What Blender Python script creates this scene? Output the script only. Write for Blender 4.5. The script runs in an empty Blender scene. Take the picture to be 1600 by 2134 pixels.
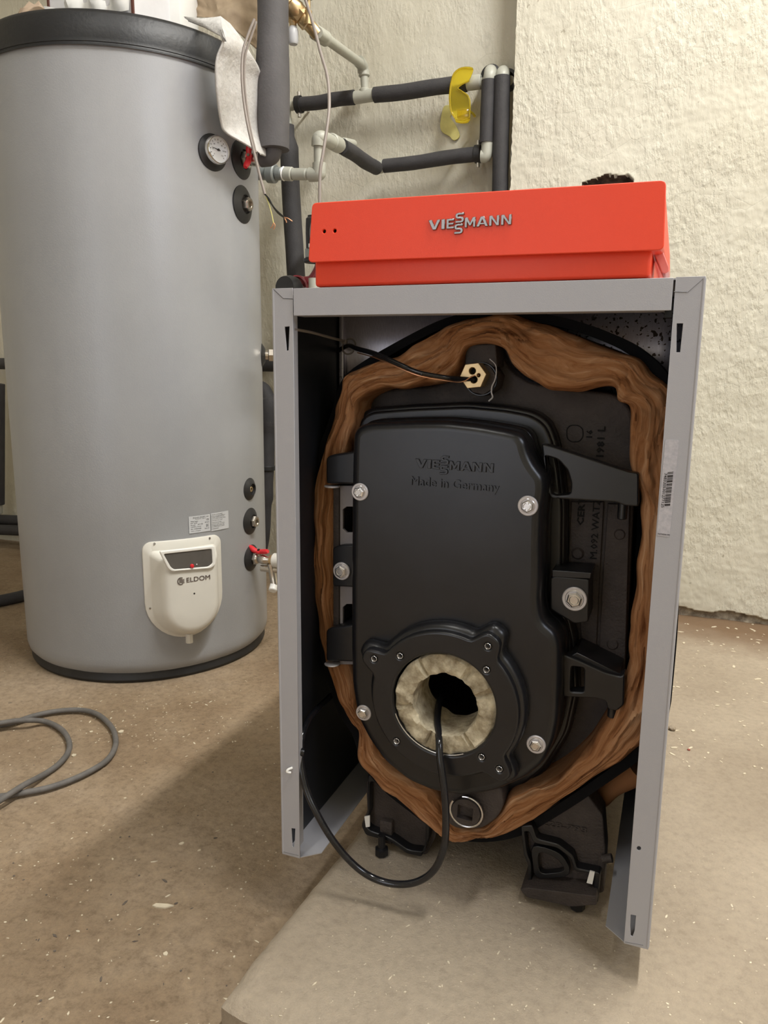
import bpy, bmesh, math, random
from mathutils import Vector, Matrix, noise
random.seed(7)
PI = math.pi
SC = bpy.context.scene
COL = SC.collection

# ---------------------------------------------------------------- camera
CAM = Vector((0.236679, -0.876800, 0.694988))
RX = Vector((0.9335143, 0.3584175, 0.0093746))      # image right
RD = Vector((0.0767340, -0.1741798, -0.9817196))    # image down
RF = Vector((-0.3502326, 0.9171686, -0.1901021))    # view direction
FOC = 1602.0
cd = bpy.data.cameras.new('camera'); cam = bpy.data.objects.new('camera', cd); COL.objects.link(cam)
cd.sensor_fit = 'HORIZONTAL'; cd.sensor_width = 36.0; cd.lens = FOC / 1600 * 36.0
cd.clip_start = 0.02; cd.clip_end = 50
m = Matrix((RX, -RD, -RF)).transposed().to_4x4(); m.translation = CAM
cam.matrix_world = m
SC.camera = cam

# ---------------------------------------------------------------- world, lamps, exposure
SC.view_settings.view_transform = 'Standard'
SC.view_settings.look = 'None'
SC.view_settings.gamma = 1.0
SC.view_settings.use_curve_mapping = False
SC.view_settings.exposure = 0.0
w = bpy.data.worlds.new('world'); SC.world = w; w.use_nodes = True
w.node_tree.nodes['Background'].inputs[0].default_value = (0.9, 0.92, 1.0, 1)
w.node_tree.nodes['Background'].inputs[1].default_value = 0.05
def area(name, loc, tgt, sx, sy, power, col):
    l = bpy.data.lights.new(name, 'AREA'); l.shape = 'RECTANGLE'; l.size = sx; l.size_y = sy
    l.energy = power; l.color = col
    o = bpy.data.objects.new(name, l); COL.objects.link(o); o.location = loc
    d = Vector(tgt) - Vector(loc)
    o.rotation_euler = d.to_track_quat('-Z', 'Y').to_euler()
    return o
# fluorescent tubes under the ceiling: one over the boiler, one nearer the camera
area('ceiling_tube_light', (0.82, 0.00, 3.30), (0.82, 0.00, 0), 0.12, 1.2, 92, (1.0, 0.985, 0.95))
area('ceiling_tube_light', (-0.45, -1.30, 3.30), (-0.45, -1.30, 0), 0.16, 1.2, 19, (1.0, 0.99, 0.96))

# rear tube, then two added bluish fills for plate reflection and edge highlights
area('ceiling_tube_light', (0.85, 1.05, 3.30), (0.85, 1.05, 0), 0.12, 0.8, 28, (1.0, 0.975, 0.93))
area('front_bluish_fill', (-0.70, -2.55, 0.95), (-0.70, 0, 0.95), 0.8, 1.8, 10, (0.78, 0.84, 1.0))
area('right_bluish_fill', (1.74, -0.7, 1.75), (0.0, 0.1, 0.7), 0.9, 0.7, 20, (0.74, 0.82, 1.0))

FLOOR = -0.10; SLAB = -0.05; PIL = 1.535; BACK = 1.66
TC = Vector((-1.149160, 0.875125, 0)); TR = 0.33

# ---------------------------------------------------------------- pixel of the 1600x2134 photo -> point on a real plane
def ray(u, v): return RX * ((u - 800) / FOC) + RD * ((v - 1067) / FOC) + RF
def ony(u, v, y): d = ray(u, v); return CAM + d * ((y - CAM.y) / d.y)
def onz(u, v, z): d = ray(u, v); return CAM + d * ((z - CAM.z) / d.z)
def onx(u, v, x): d = ray(u, v); return CAM + d * ((x - CAM.x) / d.x)
def onpl(u, v, p, n): d = ray(u, v); return CAM + d * ((p - CAM).dot(n) / d.dot(n))
def oncyl(u, v, r=TR):
    d = ray(u, v); o = Vector((CAM.x - TC.x, CAM.y - TC.y)); e = Vector((d.x, d.y))
    A = e.dot(e); B = 2 * o.dot(e); C = o.dot(o) - r * r
    q = max(B * B - 4 * A * C, 0); return CAM + d * ((-B - math.sqrt(q)) / 2 / A)
def XZ(pts, y): return [(lambda p: (p.x, p.z))(ony(u, v, y)) for u, v in pts]

# ---------------------------------------------------------------- materials
def mat(name, col, rough=0.5, metal=0.0, var=0.0, vscale=6.0, bump=0.0, bscale=60.0, trans=0.0, col2=None, spec=0.5, alpha=1.0, detail=5.0):
    m = bpy.data.materials.new(name); m.use_nodes = True
    nt = m.node_tree; b = nt.nodes['Principled BSDF']
    b.inputs['Base Color'].default_value = (*col, 1); b.inputs['Roughness'].default_value = rough
    b.inputs['Metallic'].default_value = metal; b.inputs['Specular IOR Level'].default_value = spec
    b.inputs['Transmission Weight'].default_value = trans; b.inputs['Alpha'].default_value = alpha
    tc = nt.nodes.new('ShaderNodeTexCoord')
    if var > 0 or col2:
        n = nt.nodes.new('ShaderNodeTexNoise'); n.inputs['Scale'].default_value = vscale; n.inputs['Detail'].default_value = detail
        n.inputs['Roughness'].default_value = 0.65
        nt.links.new(tc.outputs['Object'], n.inputs['Vector'])
        r = nt.nodes.new('ShaderNodeValToRGB'); r.color_ramp.elements[0].position = 0.35; r.color_ramp.elements[1].position = 0.65
        c2 = col2 if col2 else tuple(min(1, c * (1 + var)) for c in col)
        c1 = col if col2 else tuple(c * (1 - var) for c in col)
        r.color_ramp.elements[0].color = (*c1, 1); r.color_ramp.elements[1].color = (*c2, 1)
        nt.links.new(n.outputs[0], r.inputs[0]); nt.links.new(r.outputs[0], b.inputs['Base Color'])
    if bump > 0:
        n = nt.nodes.new('ShaderNodeTexNoise'); n.inputs['Scale'].default_value = bscale; n.inputs['Detail'].default_value = 4
        nt.links.new(tc.outputs['Object'], n.inputs['Vector'])
        bp = nt.nodes.new('ShaderNodeBump'); bp.inputs['Strength'].default_value = bump; bp.inputs['Distance'].default_value = 0.002
        nt.links.new(n.outputs[0], bp.inputs['Height']); nt.links.new(bp.outputs[0], b.inputs['Normal'])
    return m

def N(nt, typ, **kw):
    n = nt.nodes.new(typ)
    for k, v in kw.items():
        if k in n.inputs: n.inputs[k].default_value = v
        else: setattr(n, k, v)
    return n
def ramp(nt, src, stops):
    r = nt.nodes.new('ShaderNodeValToRGB'); e = r.color_ramp.elements
    while len(e) < len(stops): e.new(0.5)
    for i, (p, c) in enumerate(stops):
        e[i].position = p; e[i].color = (*c, 1) if len(c) == 3 else c
    nt.links.new(src, r.inputs[0]); return r.outputs[0]
def mixc(nt, fac, a, b, mode='MIX'):
    n = nt.nodes.new('ShaderNodeMix'); n.data_type = 'RGBA'; n.blend_type = mode
    if isinstance(fac, (int, float)): n.inputs[0].default_value = fac
    else: nt.links.new(fac, n.inputs[0])
    for s, i in ((a, 6), (b, 7)):
        if isinstance(s, tuple): n.inputs[i].default_value = (*s, 1)
        else: nt.links.new(s, n.inputs[i])
    return n.outputs[2]

def plaster_mat():
    m = bpy.data.materials.new('cream_painted_plaster'); m.use_nodes = True; nt = m.node_tree; b = nt.nodes['Principled BSDF']
    tc = N(nt, 'ShaderNodeTexCoord'); o = tc.outputs['Object']
    n1 = N(nt, 'ShaderNodeTexNoise', Scale=2.2, Detail=4.0); nt.links.new(o, n1.inputs['Vector'])
    n2 = N(nt, 'ShaderNodeTexNoise', Scale=38.0, Detail=6.0, Roughness=0.62); nt.links.new(o, n2.inputs['Vector'])
    base = ramp(nt, n1.outputs[0], [(0.3, (0.58, 0.545, 0.44)), (0.55, (0.63, 0.60, 0.50)), (0.75, (0.60, 0.55, 0.455))])
    grime = ramp(nt, n2.outputs[0], [(0.27, (0.35, 0.31, 0.24)), (0.34, (1, 1, 1))])
    c = mixc(nt, 0.6, base, grime, 'MULTIPLY')
    b.inputs['Roughness'].default_value = 0.55; b.inputs['Specular IOR Level'].default_value = 0.35
    # cracks
    mp = N(nt, 'ShaderNodeMapping'); mp.inputs['Scale'].default_value = (9, 9, 14); nt.links.new(o, mp.inputs[0])
    nw = N(nt, 'ShaderNodeTexNoise', Scale=6.0, Detail=3.0); nt.links.new(o, nw.inputs['Vector'])
    wv = mixc(nt, 1.0, mp.outputs[0], nw.outputs['Color'], 'ADD')
    vo = N(nt, 'ShaderNodeTexVoronoi', feature='DISTANCE_TO_EDGE'); vo.inputs['Scale'].default_value = 0.9; nt.links.new(wv, vo.inputs['Vector'])
    n3 = N(nt, 'ShaderNodeTexNoise', Scale=3.1, Detail=2.0); nt.links.new(o, n3.inputs['Vector'])
    msk = ramp(nt, n3.outputs[0], [(0.52, (0, 0, 0)), (0.60, (1, 1, 1))])
    crk = ramp(nt, vo.outputs[0], [(0.0, (0, 0, 0)), (0.018, (1, 1, 1))])
    cr = mixc(nt, msk, (1.0, 1.0, 1.0), crk)
    c = mixc(nt, 0.10, c, cr, 'MULTIPLY')
    nt.links.new(c, b.inputs['Base Color'])
    # bump: rough trowelled paint
    mp2 = N(nt, 'ShaderNodeMapping'); mp2.inputs['Scale'].default_value = (1.0, 1.0, 0.45); nt.links.new(o, mp2.inputs[0])
    n4 = N(nt, 'ShaderNodeTexNoise', Scale=70.0, Detail=5.0, Roughness=0.6); nt.links.new(mp2.outputs[0], n4.inputs['Vector'])
    n5 = N(nt, 'ShaderNodeTexNoise', Scale=5.0, Detail=2.0); nt.links.new(o, n5.inputs['Vector'])
    amp = ramp(nt, n5.outputs[0], [(0.35, (0.25, 0.25, 0.25)), (0.6, (1, 1, 1))])
    h = ramp(nt, n4.outputs[0], [(0.42, (0, 0, 0)), (0.62, (1, 1, 1))])
    hh = mixc(nt, 1.0, h, amp, 'MULTIPLY'); hh = mixc(nt, 0.12, hh, cr, 'ADD')
    bp = N(nt, 'ShaderNodeBump', Strength=0.48, Distance=0.004); nt.links.new(hh, bp.inputs['Height'])
    nt.links.new(bp.outputs[0], b.inputs['Normal'])
    return m
def ground_mat(name, c1, c2, c3, speck=1.0, mott=0.6):
    m = bpy.data.materials.new(name); m.use_nodes = True; nt = m.node_tree; b = nt.nodes['Principled BSDF']
    tc = N(nt, 'ShaderNodeTexCoord'); o = tc.outputs['Object']
    n1 = N(nt, 'ShaderNodeTexNoise', Scale=2.6, Detail=6.0, Roughness=0.6); nt.links.new(o, n1.inputs['Vector'])
    base = ramp(nt, n1.outputs[0], [(0.32, c1), (0.5, c2), (0.68, c3)])
    n2 = N(nt, 'ShaderNodeTexNoise', Scale=85.0, Detail=6.0, Roughness=0.72); nt.links.new(o, n2.inputs['Vector'])
    f = ramp(nt, n2.outputs[0], [(0.32, (0.50, 0.48, 0.45)), (0.5, (0.95, 0.95, 0.95)), (0.7, (1.25, 1.23, 1.18))])
    c = mixc(nt, mott, base, f, 'MULTIPLY')
    # pale and dark flecks of grit
    v = N(nt, 'ShaderNodeTexVoronoi', Scale=60.0); nt.links.new(o, v.inputs['Vector'])
    sp = ramp(nt, v.outputs['Distance'], [(0.07 * speck, (1, 1, 1)), (0.11 * speck, (0, 0, 0))])
    n3 = N(nt, 'ShaderNodeTexNoise', Scale=7.0, Detail=2.0); nt.links.new(o, n3.inputs['Vector'])
    mk = ramp(nt, n3.outputs[0], [(0.54, (0, 0, 0)), (0.58, (1, 1, 1))])
    c = mixc(nt, mixc(nt, 1.0, sp, mk, 'MULTIPLY'), c, (0.75, 0.66, 0.50))
    v2 = N(nt, 'ShaderNodeTexVoronoi', Scale=51.0); nt.links.new(o, v2.inputs['Vector'])
    sp2 = ramp(nt, v2.outputs['Distance'], [(0.06, (1, 1, 1)), (0.10, (0, 0, 0))])
    c = mixc(nt, mixc(nt, 1.0, sp2, mixc(nt, 1.0, mk, (0.22, 0.22, 0.22), 'MULTIPLY'), 'MULTIPLY'), c, (0.06, 0.045, 0.035))
    if speck < 1:   # brown dirt gathered along the foot of the wall
        sx = N(nt, 'ShaderNodeSeparateXYZ'); nt.links.new(o, sx.inputs[0])
        nn = N(nt, 'ShaderNodeTexNoise', Scale=5.0, Detail=5.0); nt.links.new(o, nn.inputs['Vector'])
        ma = N(nt, 'ShaderNodeMath', operation='MULTIPLY_ADD'); ma.inputs[1].default_value = 0.35; nt.links.new(nn.outputs[0], ma.inputs[0]); nt.links.new(sx.outputs[1], ma.inputs[2])
        mr = N(nt, 'ShaderNodeMapRange'); mr.inputs[1].default_value = 1.40; mr.inputs[2].default_value = 1.62; nt.links.new(ma.outputs[0], mr.inputs[0])
        c = mixc(nt, mr.outputs[0], c, (0.23, 0.15, 0.09))
    nt.links.new(c, b.inputs['Base Color']); b.inputs['Roughness'].default_value = 0.85
    b.inputs['Specular IOR Level'].default_value = 0.2
    n4 = N(nt, 'ShaderNodeTexNoise', Scale=75.0, Detail=8.0, Roughness=0.75); nt.links.new(o, n4.inputs['Vector'])
    bp = N(nt, 'ShaderNodeBump', Strength=0.75, Distance=0.009); nt.links.new(n4.outputs[0], bp.inputs['Height'])
    nt.links.new(bp.outputs[0], b.inputs['Normal'])
    return m
def wool_mat():
    m = bpy.data.materials.new('brown_mineral_wool'); m.use_nodes = True; nt = m.node_tree; b = nt.nodes['Principled BSDF']
    uv = N(nt, 'ShaderNodeUVMap')
    mp = N(nt, 'ShaderNodeMapping'); mp.inputs['Scale'].default_value = (30, 4.5, 1); nt.links.new(uv.outputs[0], mp.inputs[0])
    nw = N(nt, 'ShaderNodeTexNoise', Scale=0.35, Detail=3.0); nt.links.new(mp.outputs[0], nw.inputs['Vector'])
    wv = mixc(nt, 1.0, mp.outputs[0], mixc(nt, 1.0, nw.outputs['Color'], (3.4, 4.2, 0.0), 'MULTIPLY'), 'ADD')
    n1 = N(nt, 'ShaderNodeTexNoise', Scale=1.0, Detail=8.0, Roughness=0.62)
    mp2 = N(nt, 'ShaderNodeMapping'); mp2.inputs['Scale'].default_value = (0.6, 1.5, 1); nt.links.new(wv, mp2.inputs[0])
    nt.links.new(mp2.outputs[0], n1.inputs['Vector'])
    c = ramp(nt, n1.outputs[0], [(0.30, (0.12, 0.042, 0.015)), (0.44, (0.32, 0.145, 0.062)), (0.57, (0.42, 0.215, 0.105)), (0.72, (0.60, 0.38, 0.225))])
    nt.links.new(c, b.inputs['Base Color']); b.inputs['Roughness'].default_value = 0.95
    b.inputs['Specular IOR Level'].default_value = 0.1
    n9 = N(nt, 'ShaderNodeTexNoise', Scale=9.0, Detail=6.0, Roughness=0.8); nt.links.new(mp2.outputs[0], n9.inputs['Vector'])
    c = mixc(nt, 0.35, c, ramp(nt, n9.outputs[0], [(0.35, (0.55, 0.5, 0.45)), (0.6, (1, 1, 1))]), 'MULTIPLY'); nt.links.new(c, b.inputs['Base Color'])
    bp = N(nt, 'ShaderNodeBump', Strength=0.7, Distance=0.004); nt.links.new(n1.outputs[0], bp.inputs['Height'])
    nt.links.new(bp.outputs[0], b.inputs['Normal'])
    return m
def galv_mat():
    m = bpy.data.materials.new('brushed_galvanised_sheet'); m.use_nodes = True; nt = m.node_tree; b = nt.nodes['Principled BSDF']
    tc = N(nt, 'ShaderNodeTexCoord'); mp = N(nt, 'ShaderNodeMapping'); mp.inputs['Scale'].default_value = (900, 900, 9)
    nt.links.new(tc.outputs['Object'], mp.inputs[0])
    n1 = N(nt, 'ShaderNodeTexNoise', Scale=1.0, Detail=3.0); nt.links.new(mp.outputs[0], n1.inputs['Vector'])
    c = ramp(nt, n1.outputs[0], [(0.3, (0.62, 0.60, 0.67)), (0.7, (0.76, 0.74, 0.82))])
    n2 = N(nt, 'ShaderNodeTexNoise', Scale=170.0, Detail=2.0); nt.links.new(tc.outputs['Object'], n2.inputs['Vector'])
    n3 = N(nt, 'ShaderNodeTexNoise', Scale=9.0, Detail=1.0); nt.links.new(tc.outputs['Object'], n3.inputs['Vector'])
    sp = ramp(nt, n2.outputs[0], [(0.60, (0, 0, 0)), (0.63, (1, 1, 1))]); mk = ramp(nt, n3.outputs[0], [(0.5, (0, 0, 0)), (0.6, (1, 1, 1))])
    c = mixc(nt, mixc(nt, 1.0, sp, mk, 'MULTIPLY'), c, (0.08, 0.06, 0.05))
    nt.links.new(c, b.inputs['Base Color']); b.inputs['Metallic'].default_value = 0.9
    b.inputs['Roughness'].default_value = 0.40
    return m
M = {}
M['plaster'] = plaster_mat()
M['floor'] = ground_mat('brown_concrete_floor', (0.28, 0.195, 0.12), (0.37, 0.275, 0.18), (0.47, 0.365, 0.26))
M['slab'] = ground_mat('pale_concrete_slab', (0.40, 0.325, 0.24), (0.46, 0.38, 0.285), (0.52, 0.435, 0.33), 0.8, 0.28)
M['rubble'] = mat('crumbled_masonry', (0.03, 0.015, 0.01), 0.95, col2=(0.10, 0.06, 0.04), vscale=60, bump=0.8, bscale=90)
M['rubblepale'] = mat('exposed_grey_mortar', (0.16, 0.13, 0.10), 0.95, col2=(0.42, 0.37, 0.29), vscale=50, bump=0.8, bscale=90)
M['ceiling'] = mat('white_ceiling_paint', (0.7, 0.68, 0.62), 0.8, var=0.05)
M['casing'] = mat('grey_powder_coat', (0.375, 0.37, 0.39), 0.42, 0.0, var=0.015, vscale=3, bump=0.08, bscale=900)
M['liner'] = mat('black_inner_liner', (0.012, 0.013, 0.016), 0.45, var=0.2, vscale=5)
M['galv'] = galv_mat()
M['cast'] = mat('black_cast_enamel', (0.0100, 0.0100, 0.0115), 0.30, 0.0, var=0.25, vscale=12, bump=0.03, bscale=700, spec=0.5)
M['iron'] = mat('brown_black_cast_iron', (0.046, 0.036, 0.032), 0.62, 0.0, var=0.3, vscale=14, bump=0.6, bscale=300, spec=0.4)
M['wool'] = wool_mat()
M['foil'] = mat('black_foil_jacket', (0.005, 0.005, 0.006), 0.8, var=0.1, spec=0.15)
M['fibre'] = mat('cream_ceramic_fibre', (0.21, 0.165, 0.10), 0.95, col2=(0.60, 0.53, 0.38), vscale=38, bump=1.0, bscale=110, detail=8.0)
M['zinc'] = mat('zinc_plated_steel', (0.66, 0.64, 0.62), 0.24, 0.9, var=0.08, vscale=90)
M['washer'] = mat('dull_zinc_washer', (0.56, 0.53, 0.53), 0.5, 0.5, var=0.05, vscale=80)
M['brass'] = mat('brass', (0.56, 0.41, 0.22), 0.38, 0.85, var=0.1, vscale=60)
M['nickel'] = mat('nickel_plated_brass', (0.62, 0.57, 0.50), 0.25, 0.95, var=0.08, vscale=60)
M['copper'] = mat('bare_copper', (0.75, 0.38, 0.22), 0.35, 0.9, var=0.1, vscale=60)
M['red'] = mat('orange_red_plastic', (0.86, 0.060, 0.018), 0.42, 0.0, var=0.02, vscale=3, bump=0.12, bscale=1100)
M['redflap'] = mat('translucent_red_plastic', (0.85, 0.22, 0.18), 0.3, 0.0, var=0.03, vscale=20, trans=0.25)
M['chrome'] = mat('satin_chrome', (0.21, 0.195, 0.18), 0.22, 1.0, var=0.04, vscale=40)
M['tank'] = mat('grey_vinyl_jacket', (0.315, 0.32, 0.332), 0.34, 0.0, var=0.05, vscale=2.2, bump=0.12, bscale=320, spec=0.5)
M['blackvinyl'] = mat('black_vinyl_band', (0.012, 0.0125, 0.014), 0.46, 0.0, var=0.25, vscale=9, bump=0.25, bscale=120)
M['rubber'] = mat('black_rubber', (0.016, 0.016, 0.017), 0.5, var=0.2, vscale=20)
M['foam'] = mat('grey_black_foam_lagging', (0.040, 0.038, 0.040), 0.75, var=0.18, vscale=14, bump=0.4, bscale=260)
M['foamlight'] = mat('dusty_grey_foam_sleeve', (0.085, 0.080, 0.082), 0.75, var=0.12, vscale=9, bump=0.35, bscale=200)
M['ppr'] = mat('grey_green_plastic_pipe', (0.42, 0.42, 0.36), 0.42, var=0.07, vscale=18)
M['white'] = mat('white_plastic', (0.72, 0.70, 0.64), 0.38, var=0.02, vscale=8)
M['whitebright'] = mat('bright_white_plastic', (0.85, 0.84, 0.80), 0.35, var=0.01, vscale=8)
M['smoke'] = mat('smoked_display_window', (0.12, 0.11, 0.10), 0.12, var=0.06, vscale=30)
M['knobred'] = mat('red_lacquered_handle', (0.72, 0.03, 0.04), 0.3, var=0.05, vscale=30)
M['felt'] = mat('white_felt_sheet', (0.46, 0.445, 0.42), 0.95, col2=(0.56, 0.545, 0.52), vscale=60, bump=0.8, bscale=140)
M['paper'] = mat('brown_kraft_paper', (0.30, 0.22, 0.14), 0.8, col2=(0.44, 0.34, 0.23), vscale=7, bump=0.4, bscale=50)
M['card'] = mat('white_carton', (0.70, 0.69, 0.70), 0.5, var=0.05, vscale=9)
M['cardred'] = mat('brown_printed_strip', (0.10, 0.03, 0.02), 0.5, var=0.1)
M['pink'] = mat('beige_wrapping', (0.50, 0.38, 0.28), 0.8, var=0.12, vscale=30, bump=0.5, bscale=70)
M['rim'] = mat('polished_chrome_rim', (0.75, 0.73, 0.70), 0.12, 1.0, var=0.04, vscale=40)
M['dial'] = mat('white_gauge_dial', (0.80, 0.82, 0.86), 0.3, var=0.01)
M['ink'] = mat('dark_print', (0.03, 0.025, 0.025), 0.6, var=0.05)
M['inkbrown'] = mat('brown_print', (0.07, 0.045, 0.04), 0.5, var=0.05)
M['inksoft'] = mat('grey_print', (0.13, 0.13, 0.135), 0.6, var=0.05)
M['label'] = mat('silver_label_film', (0.55, 0.56, 0.58), 0.4, var=0.04, vscale=25)
M['wire'] = mat('grey_cable_sheath', (0.25, 0.215, 0.19), 0.45, var=0.04)
M['yel'] = mat('yellow_wire', (0.55, 0.50, 0.16), 0.5, var=0.05)
M['blackcable'] = mat('glossy_black_cable', (0.012, 0.012, 0.014), 0.13, var=0.2, vscale=50, bump=0.15, bscale=80)
M['greycable'] = mat('dusty_grey_cable', (0.125, 0.115, 0.105), 0.7, var=0.15, vscale=40)
M['goggle'] = mat('transparent_yellow_plastic', (0.92, 0.76, 0.06), 0.12, var=0.03, trans=0.86)
M['yellowpatch'] = mat('pale_yellow_reflection', (0.62, 0.56, 0.20), 0.6, var=0.1, vscale=20)
M['green'] = mat('green_valve_knob', (0.03, 0.055, 0.015), 0.4, var=0.1)
M['pumpred'] = mat('dark_red_pump_enamel', (0.22, 0.022, 0.03), 0.35, var=0.1, vscale=20)
M['black'] = mat('flat_black', (0.004, 0.004, 0.004), 0.9, var=0.1)  # flat black; carries the shade of recess floors, gap and burner chamber
M['debris'] = mat('pale_grit_flakes', (0.62, 0.54, 0.40), 0.8, var=0.12, vscale=20)
M['debrisdark'] = mat('dark_grit', (0.12, 0.095, 0.075), 0.8, var=0.2, vscale=20)
M['sealant'] = mat('white_sealing_tape', (0.50, 0.48, 0.48), 0.6, var=0.1, vscale=60)
M['platelit'] = mat('grey_side_plate', (0.22, 0.20, 0.20), 0.5, var=0.06, vscale=30)

# ---------------------------------------------------------------- object helpers
def link(name, me, mt, parent=None, smooth=True, kind=None):
    o = bpy.data.objects.new(name, me); COL.objects.link(o)
    if mt is not None and not me.materials:
        me.materials.append(M[mt] if isinstance(mt, str) else mt)
    if smooth:
        for p in me.polygons: p.use_smooth = True
        try: me.set_sharp_from_angle(angle=math.radians(38))
        except Exception: pass
    if parent is not None:
        o.parent = parent
        o.matrix_parent_inverse = pmat(parent).inverted()
    if kind: o['kind'] = kind
    return o
def pmat(o):
    mm = o.matrix_basis.copy()
    if o.parent: mm = pmat(o.parent) @ o.matrix_parent_inverse @ mm
    return mm
def thing(name, label, cat, loc=(0, 0, 0), group=None):
    o = bpy.data.objects.new(name, None); COL.objects.link(o); o.location = loc; o.empty_display_size = 0.05
    o['label'] = label; o['category'] = cat
    if group: o['group'] = group
    return o
def tag(o, label, cat, group=None, kind=None):
    o['label'] = label; o['category'] = cat
    if group: o['group'] = group
    if kind: o['kind'] = kind
    return o
def bm2(name, bm, mt, parent=None, smooth=True, kind=None):
    bmesh.ops.recalc_face_normals(bm, faces=bm.faces)
    me = bpy.data.meshes.new(name); bm.to_mesh(me); bm.free()
    return link(name, me, mt, parent, smooth, kind)
def add_box(bm, lo, hi, bev=0.0, seg=2, rot=None):
    r = bmesh.ops.create_cube(bm, size=1.0); vs = r['verts']
    c = [(a + b) / 2 for a, b in zip(lo, hi)]; s = [abs(b - a) for a, b in zip(lo, hi)]
    for v in vs:
        v.co = Vector((v.co.x * s[0], v.co.y * s[1], v.co.z * s[2]))
    if bev > 0:
        es = list({e for v in vs for e in v.link_edges})
        rr = bmesh.ops.bevel(bm, geom=es, offset=bev, segments=seg, affect='EDGES', profile=0.5)
        vs = list({v for f in rr['faces'] for v in f.verts} | {v for v in vs if v.is_valid})
    for v in vs:
        if rot: v.co = rot @ v.co
        v.co += Vector(c)
    return vs
def box(name, lo, hi, mt, parent=None, bev=0.0, rot=None, kind=None):
    bm = bmesh.new(); add_box(bm, lo, hi, bev, rot=rot); return bm2(name, bm, mt, parent, kind=kind)
def curve_mesh(outs, depth, bev, res=3):
    """2-D outlines (first is the contour, others are holes) -> solid mesh centred on z=0, thickness depth."""
    cu = bpy.data.curves.new('tmp', 'CURVE'); cu.dimensions = '2D'; cu.fill_mode = 'BOTH'
    cu.extrude = max(depth / 2 - bev, 0.00005); cu.bevel_depth = bev; cu.bevel_resolution = res; cu.offset = -bev
    for pts in outs:
        s = cu.splines.new('POLY'); s.points.add(len(pts) - 1)
        for i, p in enumerate(pts): s.points[i].co = (p[0], p[1], 0, 1)
        s.use_cyclic_u = True
    ob = bpy.data.objects.new('tmp', cu); COL.objects.link(ob)
    dg = bpy.context.evaluated_depsgraph_get(); dg.update()
    me = bpy.data.meshes.new_from_object(ob.evaluated_get(dg)); bpy.data.objects.remove(ob); bpy.data.curves.remove(cu)
    me.materials.clear()
    return me
def smooth_loop(pts, n=4):
    out = []; L = len(pts)
    for i in range(L):
        p0, p1, p2, p3 = (Vector(pts[(i + k) % L]) for k in (-1, 0, 1, 2))
        for j in range(n):
            t = j / n
            out.append(tuple(0.5 * ((2 * p1) + (p2 - p0) * t + (2 * p0 - 5 * p1 + 4 * p2 - p3) * t * t + (3 * p1 - p0 - 3 * p2 + p3) * t ** 3)))
    return out
def round_loop(pts, r, n=4):
    """fillet the corners of a closed 2-D polygon"""
    out = []; L = len(pts)
    for i in range(L):
        a, b, c = Vector(pts[i - 1]), Vector(pts[i]), Vector(pts[(i + 1) % L])
        d1 = (a - b); d2 = (c - b); rr = min(r, d1.length * 0.45, d2.length * 0.45)
        p1 = b + d1.normalized() * rr; p2 = b + d2.normalized() * rr
        for j in range(n + 1):
            t = j / n; out.append(tuple((1 - t) ** 2 * p1 + 2 * t * (1 - t) * b + t * t * p2))
    return out
def plate(name, outs, y0, y1, mt, parent=None, bev=0.0, res=3, kind=None):
    """outline in world x,z; solid between y0 (front) and y1"""
    me = curve_mesh(outs, abs(y1 - y0), bev, res); yc = (y0 + y1) / 2
    for v in me.vertices: v.co = Vector((v.co.x, yc - v.co.z, v.co.y))
    return link(name, me, mt, parent, kind=kind)
def circle(cx, cz, r, n=40, a0=0.0):
    return [(cx + r * math.cos(a0 + 2 * PI * i / n), cz + r * math.sin(a0 + 2 * PI * i / n)) for i in range(n)]
def frame_of(d):
    d = d.normalized(); a = Vector((0, 0, 1)) if abs(d.z) < 0.9 else Vector((1, 0, 0))
    x = d.cross(a).normalized(); return x, x.cross(d).normalized(), d
def add_lathe(bm, prof, org, axis, n=32, a0=0.0, close=False):
    x, y, d = frame_of(Vector(axis)); org = Vector(org); rings = []
    for r, t in prof:
        if r < 1e-6: rings.append([bm.verts.new(org + d * t)])
        else: rings.append([bm.verts.new(org + d * t + x * (r * math.cos(a0 + 2 * PI * i / n)) + y * (r * math.sin(a0 + 2 * PI * i / n))) for i in range(n)])
    for a, b in zip(rings, rings[1:]):
        for i in range(n):
            j = (i + 1) % n
            if len(a) == 1 and len(b) == 1: continue
            if len(a) == 1: bm.faces.new((a[0], b[i], b[j]))
            elif len(b) == 1: bm.faces.new((a[i], a[j], b[0]))
            else: bm.faces.new((a[i], a[j], b[j], b[i]))
def lathe(name, prof, org, axis, mt, parent=None, n=32, a0=0.0):
    bm = bmesh.new(); add_lathe(bm, prof, org, axis, n, a0); return bm2(name, bm, mt, parent)
def cyl(r, t0, t1, ch=0.0):
    if ch: return [(0, t0), (r - ch, t0), (r, t0 + ch), (r, t1 - ch), (r - ch, t1), (0, t1)]
    return [(0, t0), (r, t0), (r, t1), (0, t1)]
def spline(pts, n=8):
    pts = [Vector(p) for p in pts]
    if len(pts) < 3: return pts
    P = [2 * pts[0] - pts[1]] + pts + [2 * pts[-1] - pts[-2]]; out = []
    for i in range(1, len(P) - 2):
        p0, p1, p2, p3 = P[i - 1:i + 3]
        for j in range(n):
            t = j / n
            out.append(0.5 * ((2 * p1) + (p2 - p0) * t + (2 * p0 - 5 * p1 + 4 * p2 - p3) * t * t + (3 * p1 - p0 - 3 * p2 + p3) * t ** 3))
    out.append(pts[-1]); return out
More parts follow.
